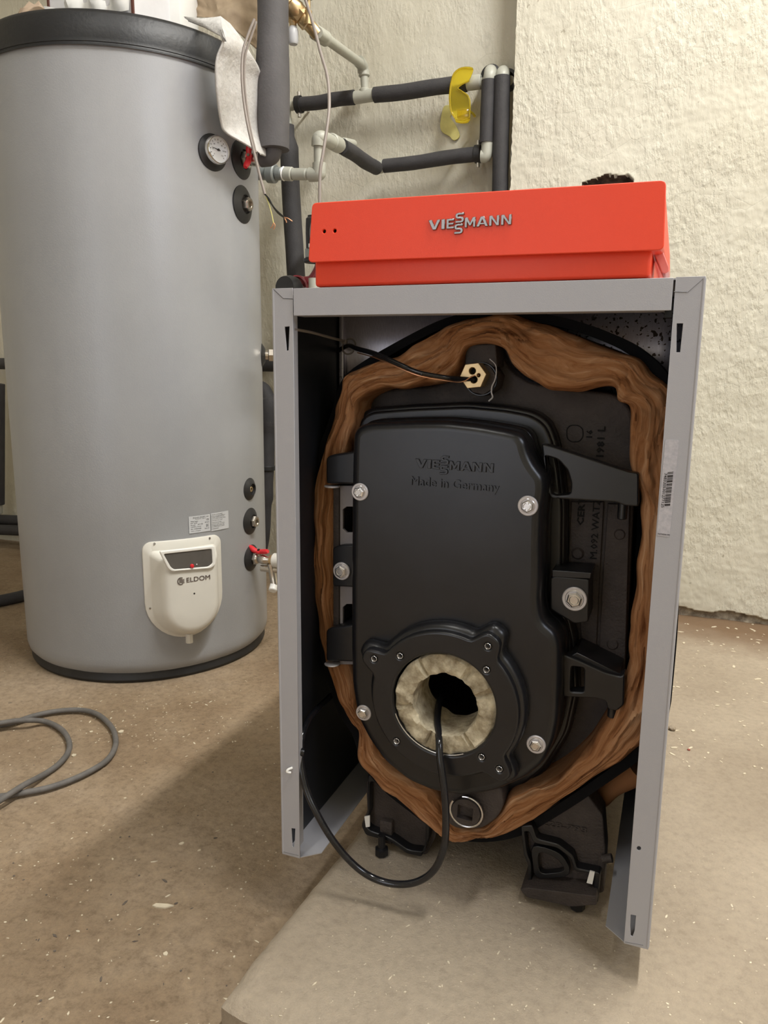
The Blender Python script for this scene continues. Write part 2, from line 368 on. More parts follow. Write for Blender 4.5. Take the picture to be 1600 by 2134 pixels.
def add_tube(bm, pts, r, seg=14, n=8, smooth=True, jit=0.0):
    P = spline(pts, n) if smooth else [Vector(p) for p in pts]
    x, y, d = frame_of(P[1] - P[0]); rings = []; L = len(P)
    for i, p in enumerate(P):
        t = (P[min(i + 1, L - 1)] - P[max(i - 1, 0)]).normalized()
        x = (x - t * x.dot(t)).normalized(); y = t.cross(x)
        rr = r(i / (L - 1)) if callable(r) else r
        if jit: rr *= 1 + jit * noise.noise(p * 18)
        rings.append([bm.verts.new(p + x * (rr * math.cos(2 * PI * k / seg)) + y * (rr * math.sin(2 * PI * k / seg))) for k in range(seg)])
    for a, b in zip(rings, rings[1:]):
        for k in range(seg): bm.faces.new((a[k], a[(k + 1) % seg], b[(k + 1) % seg], b[k]))
    bm.faces.new(rings[0][::-1]); bm.faces.new(rings[-1])
def tube(name, pts, r, mt, parent=None, seg=14, n=8, smooth=True, jit=0.0):
    bm = bmesh.new(); add_tube(bm, pts, r, seg, n, smooth, jit); return bm2(name, bm, mt, parent)
def text_mesh(body, bold=0.0, depth=0.001, res=3, space=1.0):
    if 'M' in body: bold = 0.0
    cu = bpy.data.curves.new('t', 'FONT'); cu.body = body; cu.size = 1.0; cu.offset = bold; cu.extrude = 0.5; cu.resolution_u = res
    cu.space_character = space
    ob = bpy.data.objects.new('t', cu); COL.objects.link(ob)
    dg = bpy.context.evaluated_depsgraph_get(); dg.update()
    me = bpy.data.meshes.new_from_object(ob.evaluated_get(dg)); bpy.data.objects.remove(ob); bpy.data.curves.remove(cu)
    me.materials.clear(); return me
def lettering(name, body, org, right, up, width, height, depth, mt, parent=None, bold=0.0, mapf=None, space=1.0, res=3):
    """text whose box starts at org (lower left) and spans width x height"""
    me = text_mesh(body, bold, depth, res, space)
    xs = [v.co.x for v in me.vertices]; ys = [v.co.y for v in me.vertices]
    x0, x1, y0, y1 = min(xs), max(xs), min(ys), max(ys)
    right = Vector(right).normalized(); up = Vector(up).normalized(); nrm = right.cross(up)
    for v in me.vertices:
        a = (v.co.x - x0) / (x1 - x0) * width; b = (v.co.y - y0) / (y1 - y0) * height; c = (v.co.z + 0.5) * depth
        v.co = mapf(a, b, c) if mapf else Vector(org) + right * a + up * b + nrm * c
    return link(name, me, mt, parent, smooth=False)
def letters(name, rows, mt, parent, mapf):
    """several text rows joined into one mesh; rows = (body, x, y, w, h, depth, bold)"""
    bm = bmesh.new()
    for body, x, y, w_, h_, dp, bold in rows:
        me = text_mesh(body, bold, dp, 1); xs = [v.co.x for v in me.vertices]; ys = [v.co.y for v in me.vertices]
        x0, x1, y0, y1 = min(xs), max(xs), min(ys), max(ys)
        for v in me.vertices: v.co = mapf(x + (v.co.x - x0) / (x1 - x0) * w_, y + (v.co.y - y0) / (y1 - y0) * h_, (v.co.z + 0.5) * dp)
        bm.from_mesh(me); bpy.data.meshes.remove(me)
    me = bpy.data.meshes.new(name); bm.to_mesh(me); bm.free()
    return link(name, me, mt, parent, smooth=False)
def hexpts(cx, cz, r, a0=0.0): return circle(cx, cz, r, 6, a0)

# ================================================================ THE ROOM
def sheet(name, nu, nv, f, mt, kind='structure', mats=None, mfun=None):
    bm = bmesh.new(); g = [[bm.verts.new(f(i, j)) for j in range(nv + 1)] for i in range(nu + 1)]
    for i in range(nu):
        for j in range(nv):
            fc = bm.faces.new((g[i][j], g[i + 1][j], g[i + 1][j + 1], g[i][j + 1])); fc.smooth = True
            if mfun: fc.material_index = mfun(i, j)
    me = bpy.data.meshes.new(name); bm.to_mesh(me); bm.free()
    me.materials.append(M[mt])
    for x in (mats or []): me.materials.append(M[x])
    o = bpy.data.objects.new(name, me); COL.objects.link(o)
    if kind: o['kind'] = kind
    return o
def nz(x, y, z, s): return noise.noise(Vector((x * s, y * s, z * s)))
# floor and raised slab
def ffloor(i, j):
    x = -3.2 + 5.4 * i / 180; y = -2.6 + 4.3 * j / 150
    return Vector((x, y, FLOOR + 0.003 * nz(x, y, 0, 3) + 0.0012 * nz(x, y, 1, 14)))
sheet('floor', 180, 150, ffloor, 'floor')
SA = onz(456, 2078, SLAB); SB = onz(520, 2118, SLAB); SE = onz(738, 1737, SLAB)
def slab_edge(y):   # x of the slab's worn left edge
    return SA.x + (SE.x - SA.x) * (y - SA.y) / (SE.y - SA.y) + 0.005 * nz(0, y, 3, 7) + 0.003 * nz(0, y, 5, 30)
SX1 = 2.1; SY0 = -0.262
bm = bmesh.new()
NX, NY = 150, 130
xs = [0] + [((i / NX) ** 1.5) for i in range(1, NX + 1)]
rows = []
def slab_p(a, y):
    x0 = slab_edge(y); x = x0 + (SX1 - x0) * a
    return x
ys = [SY0 + (PIL + 0.12 - SY0) * (j / NY) for j in range(NY + 1)]
g = []
for a in xs:
    col = []
    for j, y in enumerate(ys):
        # front edge of the slab runs askew; corner rounded
        yf = SY0 + 0.0
        x = slab_p(a, y)
        fy = SA.y + max(-1.0, (SB.y - SA.y) / (SB.x - SA.x)) * (min(x, 0.9) - SA.x)
        fy += 0.006 * nz(x, 0, 2, 12)
        yy = fy + (PIL + 0.12 - fy) * (j / NY)
        x = slab_p(a, yy)
        e = min((x - slab_edge(yy)), (yy - fy)); rd = 0.018
        z = SLAB + 0.0018 * nz(x, yy, 0, 9) + 0.0009 * nz(x, yy, 4, 40)
        if e < rd: z -= 0.010 * (1 - max(e, 0) / rd) ** 2 + 0.003 * abs(nz(x, yy, 7, 50))
        col.append(bm.verts.new((x, yy, z)))
    g.append(col)
for i in range(len(xs) - 1):
    for j in range(NY): bm.faces.new((g[i][j], g[i + 1][j], g[i + 1][j + 1], g[i][j + 1]))
def skirt(vs):
    lo = [bm.verts.new((v.co.x + 0.004 * nz(v.co.x, v.co.y, 1, 25), v.co.y + 0.004 * nz(v.co.y, v.co.x, 1, 25), FLOOR - 0.01)) for v in vs]
    for k in range(len(vs) - 1): bm.faces.new((vs[k], vs[k + 1], lo[k + 1], lo[k]))
skirt(g[0]); skirt([c[0] for c in g])
bm2('floor_slab', bm, 'slab', kind='structure')

# projecting wall (right) with a broken hole and a crumbled foot
hole = [ony(u, v, PIL) for u, v in [(1214, 381), (1232, 377), (1248, 372), (1262, 364), (1290, 366), (1308, 365), (1318, 376), (1316, 396), (1285, 412), (1230, 408)]]
hp = [(p.x, p.z) for p in hole]
def inside(x, z, P):
    c = False; n = len(P); j = n - 1
    for i in range(n):
        if ((P[i][1] > z) != (P[j][1] > z)) and (x < (P[j][0] - P[i][0]) * (z - P[i][1]) / (P[j][1] - P[i][1]) + P[i][0]): c = not c
        j = i
    return c
PX0 = ony(1068, 250, PIL).x
NI, NJ = 385, 530
def pil_xz(i, j):
    if i < 315: x = PX0 + 0.0035 * i
    else: x = PX0 + 1.1025 + (i - 315) * 0.0145
    z = SLAB - 0.02 + (0.0035 * j if j < 500 else 1.75 + (j - 500) * 0.068)
    return x, z
def fpil(i, j):
    x, z = pil_xz(i, j); y = PIL
    if i == 0: x += 0.004 * nz(0, z, 0, 20) + 0.003 * nz(0, z, 3, 60)
    y += 0.0035 * nz(x, z, 0, 4) + 0.0016 * nz(x, z, 2, 22) + 0.0010 * nz(x, z, 5, 70)
    hx = x + 0.003 * nz(x, z, 9, 30); hz = z + 0.003 * nz(x, z, 11, 30)
    if inside(hx, hz, hp): y += 0.028 + 0.008 * nz(x, z, 1, 60)
    foot = SLAB + 0.022 + 0.020 * nz(x, 0, 4, 6) + 0.010 * nz(x, z, 8, 25)
    if z < foot and x > -0.1: y += 0.012 + 0.006 * nz(x, z, 1, 50)
    return Vector((x, y, z))
def mpil(i, j):
    x, z = pil_xz(i, j); x += 0.003; z += 0.003
    hx = x + 0.003 * nz(x, z, 9, 30); hz = z + 0.003 * nz(x, z, 11, 30)
    if any(inside(hx + a, hz + b, hp) for a in (-0.002, 0.003) for b in (-0.002, 0.003)): return 1
    foot = SLAB + 0.022 + 0.020 * nz(x, 0, 4, 6) + 0.010 * nz(x, z, 8, 25)
    return 2 if (z < foot and x > -0.1) else 0
sheet('wall_right_projection', NI, NJ, fpil, 'plaster', mats=['rubble', 'rubblepale'], mfun=mpil)
sheet('wall_right_projection_return', 14, 150, lambda i, j: Vector((PX0 + 0.003 * nz(0, j, i, 0.3), PIL + 0.01 * i, SLAB - 0.02 + 0.025 * j)), 'plaster')
# recessed back wall
def fback(i, j):
    x = -3.2 + 3.05 * i / 300; z = FLOOR - 0.02 + (2.3 * j / 240 if j < 240 else 2.3 + (j - 240) * 0.072)
    return Vector((x, BACK + 0.006 * nz(x, z, 0, 2.2) + 0.0022 * nz(x, z, 2, 14) + 0.0010 * nz(x, z, 5, 60), z))
sheet('wall_back', 300, 260, fback, 'plaster')
def flatwall(name, a, b, c, d, mt):
    bm = bmesh.new(); bm.faces.new([bm.verts.new(p) for p in (a, b, c, d)]); return bm2(name, bm, mt, smooth=False, kind='structure')
flatwall('wall_left', (-3.2, -2.6, FLOOR), (-3.2, 1.7, FLOOR), (-3.2, 1.7, 3.6), (-3.2, -2.6, 3.6), 'plaster')
flatwall('wall_right', (1.8, -2.6, FLOOR), (1.8, 1.7, FLOOR), (1.8, 1.7, 3.6), (1.8, -2.6, 3.6), 'plaster')
flatwall('wall_front', (-3.2, -2.6, FLOOR), (1.8, -2.6, FLOOR), (1.8, -2.6, 3.6), (-3.2, -2.6, 3.6), 'plaster')
flatwall('ceiling', (-3.2, -2.6, 3.6), (1.8, -2.6, 3.6), (1.8, 1.7, 3.6), (-3.2, 1.7, 3.6), 'ceiling')

# ================================================================ THE BOILER
bo = thing('boiler', 'open cast-iron boiler in a grey steel casing standing on a pale concrete slab', 'boiler', (0, 0.1, SLAB))
HW = 0.25; TOPZ = 0.785; D1 = 0.62
def slotpts(u0, v0, y, w_, h_, flip=False):
    return None
# --- side panels: folded sheet = front flange + side wall + bottom lip
def slot(px): return XZ(px, 0.0)
Lsl = [slot([(593, 681), (603, 680), (601, 730), (597, 731)]), slot([(607, 1726), (615, 1727), (614, 1752), (612, 1766), (609, 1764), (608, 1745)])]
Rsl = [slot([(1410, 674), (1423, 674), (1417, 734), (1409, 734)]), slot([(1314, 1906), (1325, 1908), (1322, 1940), (1318, 1952), (1314, 1950), (1313, 1930)]),
       XZ([(1331 + 4.5 * math.cos(a * PI / 8), 1768 + 4.5 * math.sin(a * PI / 8)) for a in range(16)], 0)]
xl_in = -0.2215; xr_in = 0.2215
def jamb(name, x0, x1, holes):
    return plate(name, [[(x0, 0.0), (x1, 0.0), (x1, TOPZ), (x0, TOPZ)]] + holes, 0.0, 0.0016, 'casing', None, 0.0003, 1)
def panel(xa, xi, holes, sgn):
    root = bpy.data.objects.new('side_panel', None)
    x_out = xa; x0, x1 = min(xa, xi), max(xa, xi)
    # one mesh: flange, wall, top lip, bottom lip
    me = curve_mesh([[(x0, 0.0), (x1, 0.0), (x1, TOPZ), (x0, TOPZ)]] + holes, 0.0016, 0.0003, 1)
    for v in me.vertices: v.co = Vector((v.co.x, 0.0008 - v.co.z, v.co.y))
    bm = bmesh.new(); bm.from_mesh(me); bpy.data.meshes.remove(me)
    t = 0.0012
    add_box(bm, (min(xa, xa + sgn * t), 0.0008, 0.0005), (max(xa, xa + sgn * t), D1, TOPZ), 0)
    # return of the flange into the opening
    add_box(bm, (min(xi, xi - sgn * t), 0.0008, 0.02), (max(xi, xi - sgn * t), 0.012, TOPZ - 0.03), 0)
    # bottom lip: chamfered strip
    L = [(xa, 0.002), (xi, 0.002), (xa + sgn * 0.052, 0.022), (xa + sgn * 0.052, D1), (xa, D1)]
    top = [bm.verts.new((x, y, 0.0012)) for x, y in L]; bot = [bm.verts.new((x, y, 0.0)) for x, y in L]
    bm.faces.new(top); bm.faces.new(bot[::-1])
    for k in range(5): bm.faces.new((top[k], top[(k + 1) % 5], bot[(k + 1) % 5], bot[k]))
    # up-turned edge of the lip further back
    return bm2('side_panel', bm, 'casing', bo, smooth=False)
pL = panel(-HW, xl_in, Lsl, 1); pR = panel(HW, xr_in, Rsl, -1)
pL['label'] = 'left grey side panel'; pR['label'] = 'right grey side panel'
# corner folds (mitre seams and small pressed lines)
def seam(name, uv, par, wd=0.0007, mt='ink', y=-0.0002):
    bm = bmesh.new(); P = [ony(u, v, y) for u, v in uv]; add_tube(bm, P, wd / 2, 5, 1, False); return bm2(name, bm, mt, par)
seam('fold_seam', [(570, 603), (590, 622), (610, 623)], pL)
seam('fold_seam', [(1404, 608), (1431, 609)], pR, 0.0009, 'inksoft')
seam('fold_seam', [(1432, 610), (1466, 580)], pR, 0.0004, 'inksoft')
seam('fold_seam', [(590, 1775), (622, 1783)], pL, 0.0006, 'inksoft')
seam('fold_seam', [(1302, 1963), (1340, 1970)], pR, 0.0006, 'inksoft')
for par_, sx_ in ((pL, -1), (pR, 1)):
    tube('folded_edge', [(sx_ * (HW - 0.0012), 0.0012, 0.003), (sx_ * (HW - 0.0012), 0.0012, TOPZ - 0.002)], 0.0020, 'casing', par_, 14, 1, False)
# inner black liners
box('inner_liner', (-HW + 0.0013, 0.014, 0.002), (-HW + 0.0035, D1 - 0.01, TOPZ - 0.004), 'liner', pL)
box('inner_liner', (HW - 0.0035, 0.014, 0.002), (HW - 0.0013, D1 - 0.01, TOPZ - 0.004), 'liner', pR)
# --- front rail and top cover
rz0 = 0.7515
rail = bmesh.new()
add_box(rail, (xl_in + 0.0022, -0.0025, rz0), (xr_in - 0.0022, -0.0009, TOPZ - 0.0008), 0.0004, 1)
add_box(rail, (xl_in + 0.0022, -0.0009, rz0), (xr_in - 0.004, 0.028, rz0 + 0.0012))
bm2('front_rail', rail, 'casing', bo, smooth=False)
box('top_cover', (-HW + 0.002, 0.004, TOPZ - 0.0025), (HW - 0.002, D1, TOPZ - 0.0008), 'casing', bo)
box('rail_bracket', (xr_in - 0.0085, 0.001, rz0 - 0.007), (xr_in - 0.001, 0.02, rz0 + 0.012), 'black', bo)
# inner galvanised plate with side channel
bm = bmesh.new(); PP = [(-0.244, 0.200), (-0.232, 0.2005), (-0.215, 0.2025), (-0.19, 0.2055), (-0.16, 0.2090), (-0.12, 0.2135), (-0.08, 0.2165), (-0.03, 0.218), (0.05, 0.219), (0.244, 0.220)]
PP = [(q.x, q.y) for q in spline([Vector((a, b, 0)) for a, b in PP], 5)]
for (xa, ya), (xb, yb) in zip(PP, PP[1:]):
    bm.faces.new([bm.verts.new(q) for q in ((xa, ya + 0.014, 0.62), (xb, yb + 0.014, 0.62), (xb, yb - 0.012, TOPZ - 0.005), (xa, ya - 0.012, TOPZ - 0.005))])
bmesh.ops.remove_doubles(bm, verts=bm.verts, dist=1e-5)
gp = bm2('inner_plate', bm, 'galv', bo); sm = gp.modifiers.new('thickness', 'SOLIDIFY'); sm.thickness = 0.0012; sm.offset = -1
box('edge_channel', (-HW + 0.006, 0.188, 0.63), (-HW + 0.013, 0.200, TOPZ - 0.006), 'galv', gp, 0.001)
box('hanging_tab', (0.0035, 0.19, 0.742), (0.0075, 0.1915, 0.776), 'galv', bo)
# back panel so no light leaks through
box('rear_panel', (-HW + 0.001, D1 - 0.002, 0.0), (HW - 0.001, D1, TOPZ), 'casing', bo)

# --- mineral wool ring
ST = [((1045, 656), (1045, 724)), ((1100, 666), (1068, 762)), ((1150, 682), (1110, 795)), ((1205, 702), (1180, 818)), ((1280, 730), (1272, 806)), ((1350, 765), (1288, 835)),
      ((1412, 850), (1314, 850)), ((1412, 930), (1313, 900)), ((1408, 1000), (1312, 965)), ((1402, 1090), (1336, 1050)), ((1396, 1200), (1326, 1195)), ((1388, 1320), (1312, 1320)),
      ((1378, 1420), (1302, 1420)), ((1350, 1540), (1262, 1505)), ((1280, 1597), (1205, 1585)), ((1180, 1664), (1130, 1637)), ((1100, 1716), (1062, 1660)), ((1040, 1748), (1012, 1722)),
      ((975, 1757), (965, 1728)), ((930, 1750), (932, 1700)), ((880, 1715), (900, 1652)), ((810, 1660), (855, 1626)), ((748, 1598), (795, 1582)), ((743, 1530), (768, 1528)),
      ((715, 1490), (742, 1480)), ((690, 1420), (733, 1420)), ((660, 1310), (712, 1310)), ((648, 1180), (706, 1180)), ((652, 1050), (708, 1050)), ((668, 950), (722, 950)),
      ((690, 880), (736, 885)), ((712, 792), (745, 838)), ((745, 768), (792, 812)), ((815, 745), (850, 808)), ((855, 723), (912, 797)), ((905, 693), (952, 765)), ((965, 666), (972, 723))]
WY = 0.105
OUT = smooth_loop(XZ([a for a, b in ST], WY), 12); INN = smooth_loop(XZ([b for a, b in ST], WY), 12)
NS = len(OUT); NT = 30
bm = bmesh.new(); uvl = bm.loops.layers.uv.new('UVMap'); grid = []
for i in range(NS):
    o_ = Vector(OUT[i]); n_ = Vector(INN[i]); row = []; wd = (o_ - n_).length
    s = i / NS * 2 * PI
    for k in range(NT + 7):
        if k <= NT:
            t = k / NT; p = n_.lerp(o_, t)
            prof = math.sqrt(max(0.0, 1 - abs(2 * t - 1) ** 4))
            # layered waves running along the ring
            wx = math.cos(s) * 5; wz = math.sin(s) * 5
            warp = nz(wx, wz, 0, 1.2) * 1.2 + nz(wx, wz, t * 2, 2.6) * 0.8
            lay = nz((t * 5.0 + warp) * 1.0, wx * 0.55, wz * 0.55, 1.0)
            lay2 = nz((t * 12 + warp * 2.0), wx * 1.1 + 9, wz * 1.1, 1.0)
            lump = nz(p.x, p.y, 2, 26)
            y = WY + 0.012 - 0.016 * prof * min(1, wd / 0.03) - 0.0060 * lay - 0.0035 * lay2 - 0.004 * lump
            jx = 0.004 * nz(p.x, p.y, 5, 30); jz = 0.004 * nz(p.x, p.y, 8, 30)
            row.append((bm.verts.new((p.x + jx, y, p.y + jz)), t))
        else:
            q = k - NT
            side = o_
            row.append((bm.verts.new((side.x, WY + 0.012 + q * 0.05, side.y)), 1 + q * 0.1))
    # inner return
    inr = bm.verts.new((n_.x, WY + 0.07, n_.y)); row.insert(0, (inr, -0.3))
    grid.append(row)
for i in range(NS):
    j = (i + 1) % NS
    for k in range(len(grid[0]) - 1):
        f = bm.faces.new((grid[i][k][0], grid[j][k][0], grid[j][k + 1][0], grid[i][k + 1][0]))
        for lp, (ii, kk) in zip(f.loops, ((i, k), (i + 1, k), (i + 1, k + 1), (i, k + 1))):
            lp[uvl].uv = (ii / NS, grid[0][kk][1])
wo = bm2('wool_insulation', bm, 'wool', bo)
# --- black foil jacket, wider than the wool
FO = [(1045, 646), (1110, 649), (1180, 662), (1250, 684), (1320, 714), (1375, 758), (1405, 800), (1425, 900), (1420, 1100), (1412, 1320), (1395, 1500), (1345, 1575), (1200, 1675), (1100, 1736), (1040, 1752),
      (970, 1753), (905, 1728), (800, 1648), (752, 1590), (738, 1530), (708, 1490), (684, 1420), (654, 1310), (642, 1180), (645, 1050), (662, 940), (690, 870), (712, 785), (770, 745), (850, 700), (920, 665), (985, 648)]
fo = XZ(FO, 0.125); cx0 = sum(p[0] for p in fo) / len(fo); cz0 = sum(p[1] for p in fo) / len(fo)
fo_s = round_loop(fo, 0.03, 3); fi = [(cx0 + (x - cx0) * 0.955, cz0 + (z - cz0) * 0.965) for x, z in fo_s]
FI = [(x, z) for x, z in fi]
plate('foil_jacket', [fo_s, FI], 0.122, 0.56, 'foil', bo)
# loose flap of wool hanging at the lower right
tube('loose_wool', [ony(1235, 1668, 0.20), ony(1275, 1638, 0.19), ony(1330, 1598, 0.18)], lambda t: 0.017 + 0.002 * math.sin(t * 9), 'wool', bo, 16, 8, jit=0.3)

# --- cast body section behind the door
BO = [(738, 1000), (741, 850), (764, 818), (830, 810), (905, 804), (945, 790), (962, 765), (968, 722), (1036, 720), (1048, 745), (1066, 775), (1105, 800), (1200, 812), (1280, 820), (1316, 850), (1322, 930),
      (1322, 1010), (1314, 1180), (1302, 1420), (1275, 1500), (1205, 1600), (1110, 1685), (1050, 1722), (1015, 1742), (950, 1742), (930, 1700), (850, 1650), (760, 1550), (735, 1470), (700, 1400), (697, 1300), (697, 1050)]
# real opening in the section front behind the burner hole
CH = ony(922, 1470, 0.03)
plate('front_section', [round_loop(XZ(BO, 0.165), 0.014, 4), circle(CH.x, CH.z, 0.085, 32)], 0.165, 0.20, 'iron', bo, 0.004)
sec = plate('rear_sections', [round_loop([(x * 0.94, 0.03 + (z - 0.03) * 0.96) for x, z in XZ(BO, 0.165)], 0.02, 4), circle(CH.x, CH.z, 0.12, 32)], 0.205, 0.54, 'iron', bo, 0.004)
box('chamber_back', (-0.16, 0.53, 0.10), (0.12, 0.538, 0.40), 'black', bo)
tube('chamber_rib', [(-0.03, 0.46, 0.335), (0.06, 0.46, 0.335)], 0.008, 'iron', bo)
tube('chamber_rib', [(-0.01, 0.42, 0.28), (0.06, 0.44, 0.265)], 0.009, 'iron', bo)
# rim around the door opening (double ridge)
RO = [(738, 905), (744, 868), (768, 850), (860, 843), (975, 838), (1060, 846), (1112, 856), (1143, 876), (1158, 910), (1170, 960), (1180, 1050), (1178, 1250), (1200, 1330), (1206, 1450), (1188, 1530), (1140, 1608), (1060, 1668), (960, 1690),
      (860, 1665), (780, 1600), (738, 1520), (728, 1430), (730, 1200)]
ro = round_loop(XZ(RO, 0.135), 0.012, 4); rc = (sum(p[0] for p in ro) / len(ro), sum(p[1] for p in ro) / len(ro))
plate('door_rim', [ro, circle(CH.x, CH.z, 0.085, 32)], 0.137, 0.17, 'cast', bo, 0.006)
ro2 = [(rc[0] + (x - rc[0]) * 0.965, rc[1] + (z - rc[1]) * 0.978) for x, z in ro]
plate('door_rim_step', [ro2, circle(CH.x, CH.z, 0.085, 32)], 0.128, 0.14, 'cast', bo, 0.004)
# right-hand ridge, groove plate and bosses on the front section
plate('raised_strip', [XZ([(1266, 1050), (1312, 1052), (1302, 1400), (1246, 1400), (1254, 1230)], 0.158)], 0.158, 0.166, 'iron', bo, 0.0015)
plate('raised_strip', [XZ([(1190, 1046), (1258, 1046), (1248, 1230), (1240, 1400), (1215, 1400), (1206, 1260), (1182, 1200)], 0.160)], 0.160, 0.166, 'iron', bo, 0.0015)
for u, v, r in ((1203, 1154, 0.0085), (1291, 1114, 0.0082), (1276, 1343, 0.0088)):
    p = ony(u, v, 0.157); lathe('cast_boss', [(0, -0.001), (r * 0.7, -0.001), (r, 0.002), (r, 0.01)], p, (0, 1, 0), 'iron', bo, 24)
# cast marks
p0 = ony(1181, 925, 0.1645); EM = round_loop(XZ([(1180, 893), (1188, 885), (1205, 885), (1215, 893), (1216, 910), (1208, 921), (1190, 922), (1180, 914)], 0.1645), 0.004, 3)
ec = (sum(a for a, b in EM) / len(EM), sum(b for a, b in EM) / len(EM)); EI = [(ec[0] + (a - ec[0]) * .9, ec[1] + (b - ec[1]) * .9) for a, b in EM]
plate('cast_mark', [EM, EI], 0.1635, 0.1655, 'black', bo, 0.0003, 1)
def rot_text(body, uv0, y, length, height, par, mt='black', dep=0.0016):
    o = ony(uv0[0], uv0[1], y); return lettering('cast_mark', body, o, (0, 0, 1), (-1, 0, 0), length, height, dep, mt, par, 0.02, res=1)
rot_text('1981 L', (1258, 952), 0.1648, 0.040, 0.010, bo); rot_text('16', (1234, 912), 0.1648, 0.010, 0.008, bo)
rot_text('M.092 WATZ', (1243, 1165), 0.1598, 0.082, 0.009, bo); rot_text('CERT', (1216, 1095), 0.1598, 0.038, 0.009, bo)
# left: lit grey plate strip with slots
plate('hinge_plate', [XZ([(706, 1012), (760, 1012), (760, 1385), (706, 1385)], 0.096), XZ([(714, 1062), (722, 1056), (745, 1056), (745, 1110), (722, 1110), (714, 1102)], 0.096),
                      XZ([(714, 1266), (722, 1259), (745, 1259), (745, 1300), (714, 1300)], 0.096)], 0.096, 0.102, 'platelit', bo, 0.001)
plate('hinge_rail', [XZ([(694, 1012), (706, 1012), (706, 1388), (694, 1388)], 0.092)], 0.092, 0.14, 'iron', bo, 0.001)

# --- burner door
DO = [(728, 1200), (729, 1040), (731, 930), (733, 903), (745, 888), (765, 882), (850, 878), (925, 877), (1000, 885), (1060, 896), (1082, 902), (1096, 918), (1101, 942), (1114, 970), (1134, 994), (1137, 1020), (1129, 1070),
      (1127, 1130), (1127, 1200), (1124, 1262), (1132, 1298), (1158, 1319), (1168, 1345), (1168, 1400), (1165, 1497), (1155, 1548), (1134, 1592), (1095, 1625), (1030, 1653), (965, 1663), (905, 1655), (850, 1632), (800, 1592), (766, 1545), (742, 1498), (730, 1430), (728, 1350)]
door = plate('burner_door', [round_loop(XZ(DO, 0.060), 0.012, 4), circle(CH.x, CH.z, 0.072, 48)], 0.060, 0.128, 'cast', bo, 0.0125, 6)
# lip of the door behind its rounded edge
do2 = XZ(DO, 0.060); dc = (sum(a for a, b in do2) / len(do2), sum(b for a, b in do2) / len(do2))
plate('door_lip', [round_loop([(dc[0] + (a - dc[0]) * 1.018, dc[1] + (b - dc[1]) * 1.012) for a, b in do2], 0.012, 4), circle(CH.x, CH.z, 0.073, 40)], 0.100, 0.127, 'cast', door, 0.006, 4)
# burner flange with lobes and threaded holes
fr = 0.0955
flange = []
lobes = [((779, 1373), 0.0155), ((1016, 1345), 0.0165), ((1040, 1603), 0.0155)]
LP = [(ony(u, v, 0.035), r) for (u, v), r in lobes]
for k in range(160):
    a = 2 * PI * k / 160; d = (math.cos(a), math.sin(a)); R_ = 0.1005
    for p, r in LP:
        bx = p.x - CH.x; bz = p.z - CH.z; t = bx * d[0] + bz * d[1]; perp = abs(bx * d[1] - bz * d[0])
        if t > 0:
            # smooth blob around the lobe
            far = t + r; wgt = math.exp(-(perp / (r * 1.02)) ** 4); R_ = max(R_, R_ + (far - R_) * wgt)
    flange.append((CH.x + d[0] * R_, CH.z + d[1] * R_))
HO = [(779, 1373), (833, 1367), (1016, 1347), (1013, 1396), (826, 1545), (1003, 1578), (1040, 1603)]
fh = [circle(ony(u, v, 0.030).x, ony(u, v, 0.030).z, 0.0038, 14) for u, v in HO]
fl = plate('burner_flange', [flange, circle(CH.x, CH.z, 0.0705, 64)] + fh, 0.030, 0.062, 'cast', door, 0.0035, 3)
for u, v in HO:
    p = ony(u, v, 0.0302); lathe('threaded_hole', [(0.0042, 0), (0.0038, -0.0004), (0.0031, 0.0006), (0.0031, 0.02), (0, 0.02)], p, (0, 1, 0), 'zinc', door, 16)
# skirt: flange foot widening
plate('flange_foot', [[(CH.x + (x - CH.x) * 1.075, CH.z + (z - CH.z) * 1.075) for x, z in flange], circle(CH.x, CH.z, 0.071, 48)], 0.040, 0.066, 'cast', door, 0.0105, 4)
# ceramic fibre ring lining the burner hole
bm = bmesh.new(); rr = []
prof = [(0.0700, 0.046), (0.0697, 0.038), (0.066, 0.035), (0.060, 0.0345), (0.054, 0.0345), (0.0490, 0.0345), (0.0448, 0.0350), (0.0436, 0.0368), (0.0434, 0.06), (0.0440, 0.075), (0.0440, 0.092), (0.0445, 0.108), (0.055, 0.112)]
SCX = CH.x + 0.001; n = 96
for k in range(n):
    a = 2 * PI * k / n; ring = []
    for q, (r, y) in enumerate(prof):
        jr = 0.0030 * nz(math.cos(a) * 3, math.sin(a) * 3, q * 0.4, 1.0) if q > 1 else 0.0006 * nz(math.cos(a) * 5, math.sin(a) * 5, q, 1)
        jy = (0.0040 * nz(math.cos(a) * 4, math.sin(a) * 4, q * 0.35 + 8, 1.0) + 0.0026 * nz(math.cos(a) * 11, math.sin(a) * 11, q * 0.6, 1.0)) if q < 9 else 0
        for cr in (0.42, 1.02, 2.15, 3.35, 4.3, 5.35):
            dd = abs(((a - cr + PI) % (2 * PI)) - PI)
            if q in (2, 3, 4, 5, 6) and dd < 0.045: jy += 0.005
        ring.append(bm.verts.new((SCX + (r + jr) * math.cos(a), y + jy, CH.z - 0.002 + (r + jr) * math.sin(a))))
    rr.append(ring)
for k in range(n):
    for q in range(len(prof) - 1):
        bm.faces.new((rr[k][q], rr[(k + 1) % n][q], rr[(k + 1) % n][q + 1], rr[k][q + 1]))
fib = bm2('fibre_ring', bm, 'fibre', door); fib['label'] = 'cream torn ceramic fibre ring'
# steel edge below the fibre
bm = bmesh.new(); add_tube(bm, [(CH.x + 0.0703 * math.cos(a), 0.0315, CH.z + 0.0703 * math.sin(a)) for a in [math.radians(q) for q in range(200, 300, 5)]], 0.0009, 6, 1, False); bm2('worn_steel_edge', bm, 'zinc', fl)
